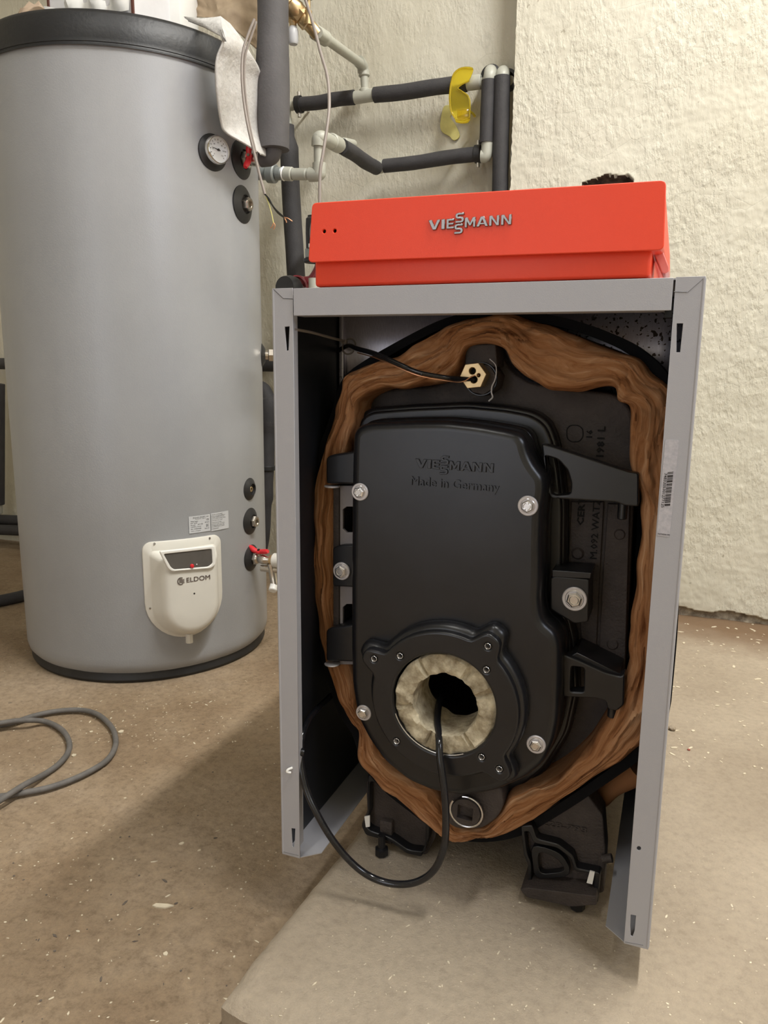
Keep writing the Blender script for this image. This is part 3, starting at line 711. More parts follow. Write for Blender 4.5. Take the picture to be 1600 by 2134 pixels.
# raised lettering on the door
GLYPH = {
 'V': [[(0, 1), (.30, 1), (.52, .36), (.74, 1), (1, 1), (.65, 0), (.37, 0)]],
 'I': [[(0, 0), (1, 0), (1, 1), (0, 1)]],
 'E': [[(0, 0), (1, 0), (1, .22), (.32, .22), (.32, .39), (.93, .39), (.93, .60), (.32, .60), (.32, .78), (1, .78), (1, 1), (0, 1)]],
 'S': [[(1, 1), (.30, 1), (.12, .95), (.02, .84), (0, .70), (.04, .52), (.16, .42), (.32, .39), (.62, .39), (.70, .35), (.71, .27), (.64, .22), (0, .22), (0, 0), (.70, 0), (.88, .05), (.98, .16), (1, .30), (.96, .48), (.84, .58),
        (.68, .61), (.38, .61), (.30, .65), (.29, .73), (.36, .78), (1, .78)]],
 'M': [[(0, 0), (0, 1), (.27, 1), (.50, .48), (.73, 1), (1, 1), (1, 0), (.77, 0), (.77, .58), (.58, .16), (.42, .16), (.23, .58), (.23, 0)]],
 'A': [[(0, 0), (.36, 1), (.64, 1), (1, 0), (.74, 0), (.67, .20), (.33, .20), (.26, 0)], [(.39, .38), (.61, .38), (.50, .72)]],
 'N': [[(0, 0), (0, 1), (.30, 1), (.73, .36), (.73, 1), (1, 1), (1, 0), (.72, 0), (.27, .66), (.27, 0)]]}
def viess(mapf, W, H, dp, mt, par, name='maker_lettering', bev=0.00045):
    """wordmark with two S stacked above and below the line"""
    rows = [('V', 0.0, 0, .150, 1), ('I', .162, 0, .045, 1), ('E', .225, 0, .095, 1), ('S', .332, .52, .105, 1.0), ('S', .322, -.56, .105, 1.0),
            ('M', .447, 0, .130, 1), ('A', .585, 0, .145, 1), ('N', .738, 0, .120, 1), ('N', .878, 0, .122, 1)]
    bm = bmesh.new()
    for ch, x, y, w_, h_ in rows:
        me = curve_mesh([[(x * W + a * w_ * W, (y + b * h_) * H) for a, b in o_] for o_ in GLYPH[ch]], dp, bev, 1)
        for v in me.vertices: v.co = mapf(v.co.x, v.co.y, v.co.z + dp / 2)
        bm.from_mesh(me); bpy.data.meshes.remove(me)
    me = bpy.data.meshes.new(name); bm.to_mesh(me); bm.free()
    return link(name, me, mt, par, smooth=False)
a0 = ony(866, 974, 0.0600); a1 = ony(1028, 985, 0.0600); ex = (a1 - a0); WW = ex.length; ex.normalize(); ez = Vector((-ex.z, 0, ex.x))
viess(lambda a, b, c: a0 + ex * a + ez * b + Vector((0, -1, 0)) * c, WW, 0.0115, 0.0026, 'cast', door)
b0 = ony(857, 1010, 0.0600); b1 = ony(1040, 1025, 0.06)
lettering('origin_lettering', 'Made in Germany', b0 - Vector((0, 0, 0.004)), (b1 - b0), ez, (b1 - b0).length, 0.0155, 0.0024, 'cast', door, 0.0)
# hinge arms on the right
plate('hinge_arm', [round_loop(XZ([(1128, 925), (1150, 930), (1312, 984), (1331, 986), (1331, 1056), (1300, 1054), (1285, 1047), (1165, 1040), (1140, 1030)], 0.092), 0.003, 2),
                    round_loop(XZ([(1136, 950), (1162, 958), (1182, 980), (1190, 1008), (1188, 1030), (1150, 1034)], 0.092), 0.004, 3)], 0.092, 0.112, 'cast', door, 0.0022)
plate('hinge_arm', [round_loop(XZ([(1172, 1364), (1200, 1374), (1262, 1402), (1292, 1410), (1302, 1402), (1300, 1470), (1285, 1482), (1266, 1478), (1262, 1460), (1240, 1455), (1172, 1452)], 0.092), 0.003, 2),
                    round_loop(XZ([(1190, 1388), (1217, 1392), (1216, 1442), (1188, 1442)], 0.092), 0.003, 2)], 0.092, 0.112, 'cast', door, 0.0022)
plate('hinge_arm_rib', [XZ([(1186, 1368), (1202, 1360), (1292, 1404), (1288, 1411), (1262, 1404)], 0.100)], 0.100, 0.16, 'cast', door, 0.001)
plate('bolt_lug', [round_loop(XZ([(1146, 1204), (1158, 1200), (1228, 1207), (1226, 1296), (1196, 1300), (1146, 1270)], 0.100), 0.003, 2)], 0.100, 0.15, 'cast', door, 0.002)
plate('bolt_lug_shelf', [round_loop(XZ([(1150, 1188), (1232, 1194), (1230, 1206), (1150, 1203)], 0.098), 0.001, 2)], 0.098, 0.15, 'cast', door, 0.001)
for (u, v) in ((1297, 1062), (1276, 1476)):
    p = ony(u, v, 0.105); lathe('hinge_pin', cyl(0.006, -0.02, 0.012, 0.001), p, (0, 0, -1), 'cast', bo, 16)
# left hinge blocks with rings
for (a, b, c) in ((948, 1008, 0.080), (1308, 1378, 0.080)):
    plate('hinge_block', [round_loop(XZ([(679, a + 6), (690, a), (745, a - 8), (745, b + 2), (679, b)], c), 0.004, 3)], c, 0.155, 'cast', bo, 0.003)
    p = ony(692, b + 4, c + 0.006); lathe('hinge_washer', [(0, 0), (0.0108, 0), (0.0115, 0.0008), (0.0108, 0.002), (0, 0.002)], p, (0, 0, -1), 'washer', bo, 24)
plate('bolt_lug', [round_loop(XZ([(693, 1141), (712, 1136), (745, 1136), (745, 1224), (693, 1222)], 0.086), 0.003, 2)], 0.086, 0.155, 'cast', bo, 0.002)
# bolts
def bolt(u, v, y, rw, rh, par, lab=None, rot=0.2, hl=0.0070):
    p = ony(u, v, y); b = lathe('bolt', [(0, -hl)] + [(rh * 0.8, -hl), (rh, -hl + 0.0012), (rh, 0.0), (0, 0)], p, (0, 1, 0), 'zinc', par, 6, rot)
    for q in b.data.polygons: q.use_smooth = False
    wsh = lathe('washer', [(0, -0.0012), (rw - 0.0008, -0.0020), (rw, -0.0012), (rw, 0.0012), (0, 0.0012)], p, (0, 1, 0), 'washer', b, 36)
    lathe('bolt_collar', [(rh * 1.12, -0.0022), (rh * 1.25, -0.0014), (rh * 1.25, -0.0005)], p, (0, 1, 0), 'zinc', b, 24)
    lathe('head_mark', [(rh * 0.50, -hl - 0.0001), (rh * 0.55, -hl - 0.0004), (rh * 0.62, -hl)], p, (0, 1, 0), 'zinc', b, 20)
    return b
bolt(750, 1025, 0.0580, 0.0118, 0.0074, door); bolt(1100, 1054, 0.0580, 0.0126, 0.0078, door, rot=0.5)
bolt(758, 1485, 0.0600, 0.0115, 0.0074, door, rot=0.9); bolt(1117, 1551, 0.0600, 0.0125, 0.0078, door, rot=0.1)
bolt(1197, 1248, 0.0980, 0.0158, 0.0102, door, rot=0.3); bolt(712, 1190, 0.084, 0.0128, 0.0088, bo, rot=0.6)
# --- sensor pocket at the top
plate('sensor_lug', [round_loop(XZ([(970, 718), (1033, 716), (1036, 765), (968, 765)], 0.125), 0.002, 2)], 0.125, 0.17, 'iron', bo, 0.002)
p = ony(1003, 790, 0.118)
lathe('pocket_collar', [(0, 0), (0.020, 0), (0.0225, 0.003), (0.0225, 0.06), (0, 0.06)], ony(1002, 790, 0.122), (0, 1, 0), 'iron', bo, 8, 0.2)
lathe('pocket_collar_rim', [(0.0205, -0.001), (0.0215, -0.001), (0.0222, 0.003)], ony(1002, 790, 0.122), (0, 1, 0), 'cast', bo, 40)
nc = ony(985, 783, 0.100)
nh = [circle(ony(u, v, 0.1).x, ony(u, v, 0.1).z, r, 16) for u, v, r in ((984, 773, 0.0043), (997, 782, 0.0022), (987, 791, 0.0046))]
nut = plate('brass_pocket_nut', [hexpts(nc.x, nc.z, 0.0178, 0.12)] + nh, 0.100, 0.128, 'brass', bo, 0.0008, 2); nut['label'] = 'brass hexagonal sensor pocket'
lathe('pocket_floor', [(0, 0), (0.012, 0), (0.012, 0.002), (0, 0.002)], nc + Vector((0, 0.012, 0)), (0, 1, 0), 'black', nut, 20)
tube('sealing_tape', [ony(u, v, 0.116) for u, v in [(1020, 748), (1032, 760), (1034, 775), (1031, 792), (1025, 805), (1024, 818), (1026, 828), (1018, 836)]], 0.0009, 'sealant', bo, 6, 5, jit=0.6)
# --- bottom plug with square socket
pc = ony(970, 1694, 0.082)
sq = [(pc.x + a, pc.z + b) for a, b in ((-0.0125, -0.0100), (0.0095, -0.0110), (0.0105, 0.0085), (-0.0115, 0.0100))]
plate('drain_boss', [round_loop(XZ([(925, 1640), (1045, 1640), (1050, 1680), (1035, 1706), (1005, 1728), (950, 1728), (926, 1712)], 0.092), 0.01, 4)], 0.092, 0.17, 'iron', bo, 0.004)
plug = plate('drain_plug', [circle(pc.x, pc.z, 0.0205, 36), sq], 0.082, 0.100, 'iron', bo, 0.0005)
box('socket_floor', (pc.x - 0.013, 0.096, pc.z - 0.012), (pc.x + 0.012, 0.0975, pc.z + 0.011), 'black', plug)
bm = bmesh.new(); add_tube(bm, [(pc.x + 0.0232 * math.cos(a), 0.085, pc.z + 0.0228 * math.sin(a)) for a in [math.radians(q) for q in range(-215, 110, 10)]], 0.0018, 8, 1, False); bm2('plug_ring', bm, 'zinc', plug)

# --- cast feet
def foot(px_out, px_arch, nutp, y, tag_px, rib):
    f = plate('foot', [round_loop(XZ(px_out, y + 0.012), 0.004, 3)], y + 0.012, y + 0.05, 'iron', bo, 0.002)
    if rib: plate('foot_rib', [round_loop(XZ(rib, y), 0.004, 3), round_loop(XZ(px_arch, y), 0.006, 3)], y - 0.004, y + 0.014, 'cast', f, 0.0018)
    p = onz(nutp[0], nutp[1], SLAB + 0.004)
    lathe('levelling_nut', [(0, -0.004), (0.0085, -0.004), (0.0105, -0.002), (0.0105, 0.008), (0.006, 0.010), (0.006, 0.03), (0, 0.03)], p, (0, 0, 1), 'cast', f, 8)
    plate('white_clip', [XZ(tag_px, y - 0.006)], y - 0.006, y - 0.004, 'whitebright', f)
    return f
foot([(762, 1630), (800, 1600), (880, 1650), (905, 1690), (908, 1745), (888, 1782), (846, 1775), (820, 1750), (765, 1738), (752, 1718), (765, 1690)],
     [(772, 1625), (855, 1650), (890, 1694), (886, 1772), (852, 1768), (818, 1744), (772, 1728), (762, 1716), (772, 1690)], (795, 1777), 0.128, [(759, 1702), (770, 1700), (770, 1723), (762, 1724)],
     [(768, 1612), (860, 1640), (898, 1690), (895, 1745), (880, 1783), (848, 1776), (816, 1752), (764, 1738), (754, 1718), (768, 1690)])
rf = foot([(1098, 1715), (1150, 1680), (1218, 1648), (1256, 1700), (1262, 1780), (1258, 1860), (1225, 1868), (1140, 1850), (1102, 1836)],
     [(1093, 1730), (1099, 1777), (1108, 1798), (1108, 1832), (1118, 1845), (1152, 1853), (1166, 1845), (1222, 1855), (1236, 1858), (1240, 1818), (1197, 1813), (1190, 1786), (1162, 1764), (1112, 1754), (1103, 1730)], (1203, 1888), 0.112,
     [(1229, 1815), (1239, 1818), (1234, 1843), (1222, 1840)],
     [(1086, 1718), (1110, 1716), (1120, 1745), (1165, 1756), (1196, 1780), (1203, 1806), (1252, 1816), (1246, 1880), (1180, 1872), (1102, 1862), (1101, 1841), (1101, 1800), (1092, 1778)])
plate('foot_arch', [smooth_loop(XZ([(1112, 1762), (1158, 1772), (1180, 1792), (1187, 1818), (1165, 1826), (1120, 1826), (1111, 1800)], 0.114), 4), smooth_loop(XZ([(1124, 1776), (1152, 1782), (1170, 1798), (1174, 1812), (1150, 1817), (1126, 1814)], 0.114), 4)], 0.111, 0.122, 'cast', rf, 0.001)
plate('foot_sole', [round_loop(XZ([(1084, 1852), (1098, 1848), (1242, 1866), (1244, 1884), (1190, 1888), (1096, 1868)], 0.092), 0.002, 2)], 0.090, 0.19, 'iron', rf, 0.001)
lettering('cast_number', '228-793', ony(1128, 1718, 0.1235), ony(1232, 1738, 0.1235) - ony(1128, 1718, 0.1235), (0.05, 0, 1), 0.062, 0.008, 0.0012, 'iron', rf, 0.02)
box('base_rail', (-0.15, 0.13, SLAB + 0.012), (-0.13, 0.5, SLAB + 0.05), 'iron', bo, 0.002)
box('base_rail', (0.13, 0.13, SLAB + 0.012), (0.15, 0.5, SLAB + 0.05), 'iron', bo, 0.002)
tube('rail_stud', [ony(1255, 1790, 0.12), ony(1275, 1788, 0.12)], 0.006, 'iron', bo)

# --- barcode sticker on the right post
def post(u, v, d=0.0): p = ony(u, v, -0.0002 - d); return p
st = plate('serial_sticker', [round_loop(XZ([(1386, 916), (1415, 917), (1395, 1119), (1368, 1116)], -0.0004), 0.002, 3)], -0.0005, -0.0001, 'casing', pR)
M['film'] = mat('clear_sticker_film', (0.39, 0.38, 0.41), 0.55, col2=(0.50, 0.48, 0.50), vscale=190, spec=0.3)
st.data.materials[0] = M['film']
bm = bmesh.new(); random.seed(4)
A0 = ony(1391, 984, -0.0006); A1 = ony(1403, 983, -0.0006); B0 = ony(1384, 1058, -0.0006); t = 0.0
while t < 1.0:
    w_ = random.choice([0.022, 0.022, 0.04, 0.06]); 
    if t + w_ > 1: break
    q = [A0.lerp(B0, t), A1 + (B0 - A0) * t, A1 + (B0 - A0) * (t + w_), A0.lerp(B0, t + w_)]
    bm.faces.new([bm.verts.new(x) for x in q]); t += w_ + random.choice([0.014, 0.014, 0.03])
bm2('barcode', bm, 'ink', st, smooth=False)
dn = (B0 - A0).normalized()
lettering('serial_number', '7483205301277125', ony(1384, 986, -0.0006), dn, Vector((-dn.z, 0, dn.x)) , (B0 - A0).length * 0.97, 0.0030, 0.0001, 'ink', st, 0.01)
lettering('sticker_line', '7373566-02', ony(1370, 1114, -0.0006), (1, 0, 0.0), (0, 0, 1), 0.0125, 0.0016, 0.0001, 'ink', st, 0.02)
# small white clips on the left post
pw = ony(605, 1605, -0.002)
tube('cable_clip', [pw + Vector((0.002, 0.002, 0.003)), pw + Vector((-0.002, -0.003, 0.002)), pw + Vector((-0.003, -0.004, -0.001)), pw + Vector((0.001, -0.001, -0.003))], 0.0017, 'whitebright', pL, 8, 4)
tube('cable_clip', [ony(622, 1601, 0.006), ony(628, 1600, 0.010), ony(633, 1599, 0.012)], 0.0022, 'whitebright', pL, 8, 4)

# ================================================================ RED CONTROL UNIT
cu_ = thing('control_unit', 'orange-red control unit with slanted hood lying on top of the boiler casing', 'control unit', (0, 0.1, TOPZ))
HF = XZ([(650, 423), (1388, 375), (1383, 521), (642, 547)], 0.0)
bm = bmesh.new()
hf = round_loop(HF, 0.006, 5)
hm = curve_mesh([hf, circle(ony(675, 482, 0).x, ony(675, 482, 0).z, 0.0022, 16), circle(ony(697, 481, 0).x, ony(697, 481, 0).z, 0.0022, 16)], 0.004, 0.001, 2)
for v in hm.vertices: v.co = Vector((v.co.x, -v.co.z - 0.002 + 0.004, v.co.y))
hood = link('hood', hm, 'red', cu_)
# shell behind the front plate: top, sides and bottom recede and slope
def shell(pts, ya, yb, zd, tk=0.0):
    bm = bmesh.new(); a = [bm.verts.new((x, ya, z)) for x, z in pts]
    zc = sum(z for x, z in pts) / len(pts)
    b = [bm.verts.new((x * 1.008, yb, z - (zd if z > zc else 0.0))) for x, z in pts]
    for k in range(len(pts)): bm.faces.new((a[k], a[(k + 1) % len(pts)], b[(k + 1) % len(pts)], b[k]))
    bm.faces.new(b[::-1]); return bm
bm2('hood_shell', shell(round_loop([(x + (0.0008 if x < 0 else -0.0008), z + (0.0008 if z < 0.85 else -0.0008)) for x, z in HF], 0.006, 4), 0.0035, 0.30, 0.028), 'red', hood)
box('lamp_recess', (-0.19, 0.0045, 0.84), (-0.168, 0.006, 0.856), 'black', hood)
LB = XZ([(655, 540), (1360, 516), (1353, 577), (656, 594)], 0.012)
zb = TOPZ + 0.0015
LBx0, LBx1 = LB[0][0], LB[2][0] + 0.0005
bs = bmesh.new(); add_box(bs, (LBx0, 0.012, zb), (LBx1, 0.28, 0.822), 0.004, 3)
bm2('lower_box', bs, 'red', cu_)
box('gap_shade_strip', (LBx0 + 0.004, 0.018, TOPZ - 0.0008), (LBx1 - 0.004, 0.27, zb + 0.001), 'black', cu_)  # black strip in the raised gap, its shade given as colour
plate('side_flap', [round_loop(XZ([(1360, 524), (1374, 514), (1379, 519), (1394, 558), (1394, 568), (1386, 573), (1379, 570)], 0.05), 0.0012, 3)], 0.04, 0.10, 'redflap', cu_, 0.0012)
v0 = ony(893, 480.5, -0.0002); v1 = ony(1066, 468.5, -0.0002)
vx = (v1 - v0); VW = vx.length; vx.normalize(); vz = Vector((0, 0, 1))
wm = viess(lambda a, b, c: v0 + vx * a + vz * (b) + Vector((0, -1, 0)) * c, VW, 0.0108, 0.0022, 'chrome', hood, 'chrome_wordmark')
wm['label'] = 'raised chrome wordmark'

# ================================================================ CABLES OF THE BOILER
cb = [(922, 1440, 0.14), (915, 1462, 0.10), (911, 1500, 0.065), (913, 1523, 0.045), (915, 1548, 0.027), (917, 1582, 0.018), (926, 1650, 0.010), (929, 1710, 0.006), (925, 1765, 0.004), (905, 1812, 0.004), (868, 1838, 0.006), (820, 1842, 0.006),
      (770, 1826, 0.004), (728, 1793, 0.000), (690, 1746, -0.004), (660, 1695, -0.004), (638, 1645, 0.002), (628, 1600, 0.008), (626, 1560, 0.018), (632, 1525, 0.035), (650, 1490, 0.07), (690, 1450, 0.14)]
tag(tube('burner_cable', [ony(*q) for q in cb], 0.0049, 'blackcable', None, 16, 8), 'thick black cable looping out of the round burner opening in front of the boiler', 'cable')
o = tube('cable_tie', [ony(624, 1566, 0.009), ony(631, 1567, 0.012)], 0.0062, 'blackcable', None, 12)
tag(o, 'black cable tie around the thick cable at the left post', 'cable tie')
w1 = [(700, 735, 0.20), (725, 722, 0.16), (745, 728, 0.12), (780, 738, 0.085), (820, 755, 0.068), (870, 775, 0.064), (920, 785, 0.072), (960, 789, 0.092), (987, 791, 0.105)]
sw = tube('sensor_cable', [ony(*q) for q in w1], 0.0028, 'blackcable', None, 10); tag(sw, 'thin black sensor cable running into the brass hexagonal pocket', 'cable')
tube('capillary', [ony(u, v + 7, y) for u, v, y in w1[2:-1]] + [ony(984, 784, 0.098), ony(998, 782, 0.104)], 0.0008, 'copper', sw, 8)
tube('second_strand', [ony(u, v - 3, y - 0.002) for u, v, y in w1[:5]] + [ony(880, 780, 0.064)], 0.0022, 'blackcable', sw, 10)
ct = tube('cable_tie', [ony(612, 686, 0.004), ony(650, 693, 0.06), ony(690, 704, 0.12), ony(718, 711, 0.16)], 0.0019, 'wire', None, 8)
tag(ct, 'pale grey cable tie stretched from the upper left post to the sensor cable', 'cable tie')
c_ = ony(727, 722, 0.165)
tube('tie_loop', [c_ + Vector((0.010 * math.cos(a), 0.004 * math.sin(a), 0.011 * math.sin(a))) for a in [k * PI / 6 for k in range(12)]], 0.0012, 'wire', ct, 8, 3)
box('tie_head', tuple(ony(718, 712, 0.16) - Vector((0.004, 0.003, 0.003))), tuple(ony(718, 712, 0.16) + Vector((0.004, 0.003, 0.003))), 'wire', ct, 0.001)

# ================================================================ HOT WATER TANK
tk = thing('water_tank', 'tall round grey water tank with a black top band, left of the boiler', 'water tank', (TC.x, TC.y, FLOOR))
TZ0 = FLOOR + 0.019; TZ1 = 1.372
bm = bmesh.new(); NA, NZ_ = 160, 90; g = []
for i in range(NA):
    a = 2 * PI * i / NA; col = []
    for j in range(NZ_ + 1):
        z = TZ0 + (TZ1 - TZ0) * j / NZ_
        r = TR + 0.0012 * nz(math.cos(a) * 2, math.sin(a) * 2, z, 1.6) + 0.0005 * nz(math.cos(a) * 9, math.sin(a) * 9, z * 2, 1.5)
        e = min(z - TZ0, 0.03); r -= 0.018 * (1 - e / 0.03) ** 2
        col.append(bm.verts.new((TC.x + r * math.cos(a), TC.y + r * math.sin(a), z)))
    g.append(col)
for i in range(NA):
    for j in range(NZ_): bm.faces.new((g[i][j], g[(i + 1) % NA][j], g[(i + 1) % NA][j + 1], g[i][j + 1]))
bm2('jacket', bm, 'tank', tk)
lathe('base_ring', [(0, 0.001), (TR - 0.012, 0.001), (TR - 0.008, 0.008), (TR - 0.014, 0.036), (0, 0.036)], (TC.x, TC.y, FLOOR), (0, 0, 1), 'rubber', tk, 96)
ZC = 1.432
lathe('top_band', [(TR + 0.003, 1.357 - ZC), (TR + 0.0055, 1.356 - ZC), (TR + 0.0055, 1.362 - ZC), (TR + 0.0045, 1.364 - ZC), (TR + 0.0050, 1.372 - ZC), (TR + 0.002, -0.012), (TR - 0.006, -0.002), (TR - 0.02, 0.002), (0, 0.004)], (TC.x, TC.y, ZC), (0, 0, 1), 'blackvinyl', tk, 128)
bm = bmesh.new(); add_tube(bm, [(TC.x + (TR + 0.0058) * math.cos(a), TC.y + (TR + 0.0058) * math.sin(a), 1.3635) for a in [2 * PI * k / 128 for k in range(129)]], 0.0007, 5, 1, False); bm2('seam_piping', bm, 'rubber', tk)
def tp(theta, z, out=0.0):
    a = math.radians(theta); return Vector((TC.x + (TR + out) * math.cos(a), TC.y + (TR + out) * math.sin(a), z))
def tn(theta): a = math.radians(theta); return Vector((math.cos(a), math.sin(a), 0))
def rosette(theta, z, r=0.042):
    return lathe('port_rosette', [(r, -0.004), (r, 0.001), (r * 0.85, 0.004), (r * 0.62, 0.009), (r * 0.5, 0.010), (r * 0.46, 0.004), (0, 0.004)], tp(theta, z), tn(theta), 'rubber', tk, 40)
def port(theta, z, r, mt, L=0.018, rr=0.042, bore=0.55):
    ro_ = rosette(theta, z, rr); o_ = lathe('threaded_port', [(r, 0.0), (r, L - 0.001), (r - 0.001, L), (r * bore, L), (r * bore, L - 0.012), (0, L - 0.012)], tp(theta, z), tn(theta), mt, ro_, 6 if r > 0.012 else 24, 0.3)
    if r > 0.012:
        for q in o_.data.polygons: q.use_smooth = False
        lathe('port_sleeve', [(r * 0.86, L - 0.002), (r * 0.86, L + 0.002), (r * 0.6, L + 0.002), (r * 0.6, L - 0.01)], tp(theta, z), tn(theta), mt, ro_, 28)
pg = oncyl(443, 318); pv = oncyl(504, 337)
th = math.degrees(math.atan2(pg.y - TC.y, pg.x - TC.x)); 
rs = lathe('gauge_ring', [(0.041, -0.003), (0.041, 0.002), (0.033, 0.006), (0.030, 0.012), (0.0, 0.012)], tp(th, pg.z), tn(th), 'rubber', tk, 40)
gz = pg.z + 0.003
ga = lathe('temperature_gauge', [(0.026, 0.006), (0.0315, 0.010), (0.0315, 0.022), (0.030, 0.024), (0.0285, 0.0235), (0.0285, 0.020)], tp(th, gz), tn(th), 'rim', tk, 48)
ga['label'] = 'round temperature gauge with chrome rim and white dial'
lathe('dial', [(0.0287, 0.0195), (0, 0.0195)], tp(th, gz), tn(th), 'dial', ga, 40)
gt = Vector((-math.sin(math.radians(th)), math.cos(math.radians(th)), 0))
def gp_(a, b, c=0.0): return tp(th, gz) + tn(th) * (0.0200 + c) + gt * a + Vector((0, 0, 1)) * b
bm = bmesh.new(); add_tube(bm, [gp_(0.005, -0.001, .001), gp_(-0.019, 0.003, .001)], lambda t: 0.0011 * (1.2 - t), 6, 1, False); bm2('needle', bm, 'ink', ga)
lathe('needle_hub', cyl(0.0026, 0.0196, 0.0225), tp(th, gz), tn(th), 'ink', ga, 16)
bm = bmesh.new()
for k in range(13):
    a = math.radians(225 - k * 22.5)
    q = [gp_(0.024 * math.cos(a + d), 0.024 * math.sin(a + d)) for d in (-0.03, 0.03)] + [gp_(0.0205 * math.cos(a + d), 0.0205 * math.sin(a + d)) for d in (0.03, -0.03)]
    bm.faces.new([bm.verts.new(x) for x in q])
bm2('dial_marks', bm, 'ink', ga, smooth=False)
rows = []
for k, s in enumerate(('0', '20', '40', '60', '80', '100', '120')):
    a = math.radians(225 - k * 45); rows.append((s, 0.0155 * math.cos(a) - 0.0022, 0.0155 * math.sin(a) - 0.0016, 0.0018 * len(s) + 0.001, 0.0036, 0.0001, 0.0))
letters('dial_numbers', rows, 'inksoft', ga, gp_)
# ports down the side
pv = oncyl(500, 333); thv = 1.5
zz = {k: oncyl(510, k).z for k in (428, 1022, 1090, 1168)}
rosette(thv, pv.z + 0.002, 0.046)
port(thv, zz[428], 0.0165, 'nickel', 0.020, 0.045)
port(thv, zz[1022], 0.0075, 'brass', 0.006, 0.030)
port(thv, zz[1090], 0.0155, 'nickel', 0.018, 0.036)
rosette(thv, zz[1168], 0.036)
ps = oncyl(544, 740); ths = math.degrees(math.atan2(ps.y - TC.y, ps.x - TC.x)); rosette(ths + 4, ps.z, 0.032)
tube('side_nipple', [tp(ths + 4, ps.z), tp(ths + 4, ps.z, 0.03), tp(ths + 4, ps.z, 0.07)], 0.013, 'nickel', tk, 20)
lathe('side_union', cyl(0.018, 0.018, 0.036, 0.002), tp(ths + 4, ps.z), tn(ths + 4), 'nickel', tk, 6)
# ball valve at the top port
def valve(theta, z, root_name, label, hup, ln=0.085, sc=1.0, lever_n=None, rb=0.014):
    t = thing(root_name, label, 'ball valve', tuple(tp(theta, z)))
    n = tn(theta); o0 = tp(theta, z)
    b = lathe('valve_body', [(0, 0.004), (rb * 1.25, 0.004), (rb * 1.25, 0.020), (rb, 0.024), (rb * 1.1, 0.030), (rb * 1.2, 0.038), (rb * 1.1, 0.046), (rb * 0.95, min(0.050, ln)), (rb * 0.95, ln), (0, ln)], o0, n, 'nickel', t, 24)
    lathe('hex_collar', [(0, 0.004), (rb * 1.45, 0.004), (rb * 1.45, 0.018), (0, 0.018)], o0, n, 'nickel', b, 6)
    c = o0 + n * 0.027; hd = Vector(hup).normalized()
    lathe('spindle', cyl(0.005 * sc, 0.008, 0.024), c, hd, 'nickel', t, 12)
    side = hd.cross(lever_n if lever_n is not None else n).normalized(); al = side.cross(hd)
    top = c + hd * 0.023
    hb = lathe('butterfly_handle', [(0, -0.004), (0.007, -0.004), (0.0085, 0.0), (0.007, 0.004), (0, 0.004)], top, hd, 'knobred', t, 18)
    for s in (-1, 1):
        bmw = bmesh.new()
        add_tube(bmw, [top + side * s * 0.004, top + side * s * 0.014 + hd * 0.002, top + side * s * 0.024 + hd * 0.006 + al * 0.003 * s, top + side * s * 0.031 + hd * 0.009 + al * 0.004 * s],
                 lambda q: 0.0045 + 0.0030 * math.sin(PI * min(1, q * 0.8 + 0.15)), 12, 6)
        bm2('handle_wing', bmw, 'knobred', hb)
    lathe('handle_nut', [(0, 0.004), (0.004, 0.004), (0.004, 0.0065), (0, 0.0065)], top, hd, 'chrome', hb, 6)
    return t
valve(thv, pv.z, 'ball_valve', 'ball valve with a red butterfly handle at the top of the grey tank', (0.25, -0.95, 0.15), 0.046, 1.0, Vector((1, 0, 0)))
valve(thv, zz[1168] , 'ball_valve', 'ball valve with a red butterfly handle low on the grey tank', (0.05, -0.35, 0.95), 0.07, 1.0, Vector((0, 1, 0)), 0.012)

# electric cover: rounded shield with window
TH0 = -37.0; zo = 0.13
cn = tn(TH0); ctg = Vector((-math.sin(math.radians(TH0)), math.cos(math.radians(TH0)), 0)); cO = tp(TH0, zo)
def cvp(a, b, c): return cO + ctg * a + Vector((0, 0, 1)) * b + cn * c
def cyl_c(a): return math.sqrt(max(TR * TR - a * a, 0)) - TR
ec_ = thing('electric_cover', 'off-white shield-shaped plastic cover with a small window on the front of the tank', 'cover', tuple(cvp(0, 0, 0)))
def cpx(u, v, c):   # pixel on plane at height c over the cover origin
    p = onpl(u, v, cO + cn * c, cn) - cO; return (p.dot(ctg), p.z)
def shield(hw, top, bot, rc, n=18):
    """closed outline: straight top with rounded corners, rounded bottom"""
    P = []; cy = bot + hw * 1.0
    for k in range(n + 1):
        a = PI + PI * k / n; P.append((hw * math.cos(a), cy + hw * math.sin(a)))
    for k in range(6): P.append((hw, cy + (top - rc - cy) * (k + 1) / 6))
    for k in range(1, 7): a = PI / 2 * k / 6; P.append((hw - rc + rc * math.cos(a), top - rc + rc * math.sin(a)))
    for k in range(1, 6): P.append((hw - rc - (2 * hw - 2 * rc) * k / 6, top))
    for k in range(0, 7): a = PI / 2 + PI / 2 * k / 6; P.append((-hw + rc + rc * math.cos(a), top - rc + rc * math.sin(a)))
    for k in range(1, 6): P.append((-hw, top - rc - (top - rc - cy) * k / 6))
    return P
secs = [(shield(0.099, 0.134, -0.118, 0.022), 0.0, 0), (shield(0.099, 0.134, -0.118, 0.022), 0.004, 0), (shield(0.097, 0.132, -0.116, 0.021), 0.0055, 0),
        (shield(0.086, 0.112, -0.114, 0.014), 0.0065, 0), (shield(0.083, 0.110, -0.111, 0.014), 0.009, 0.1), (shield(0.072, 0.104, -0.100, 0.014), 0.040, 0.6), (shield(0.066, 0.100, -0.093, 0.014), 0.050, 0.9),
        (shield(0.060, 0.094, -0.086, 0.014), 0.0555, 1), (shield(0.052, 0.086, -0.076, 0.012), 0.058, 1), (shield(0.03, 0.05, -0.05, 0.01), 0.0592, 1), (shield(0.004, 0.006, -0.006, 0.002), 0.0595, 1)]
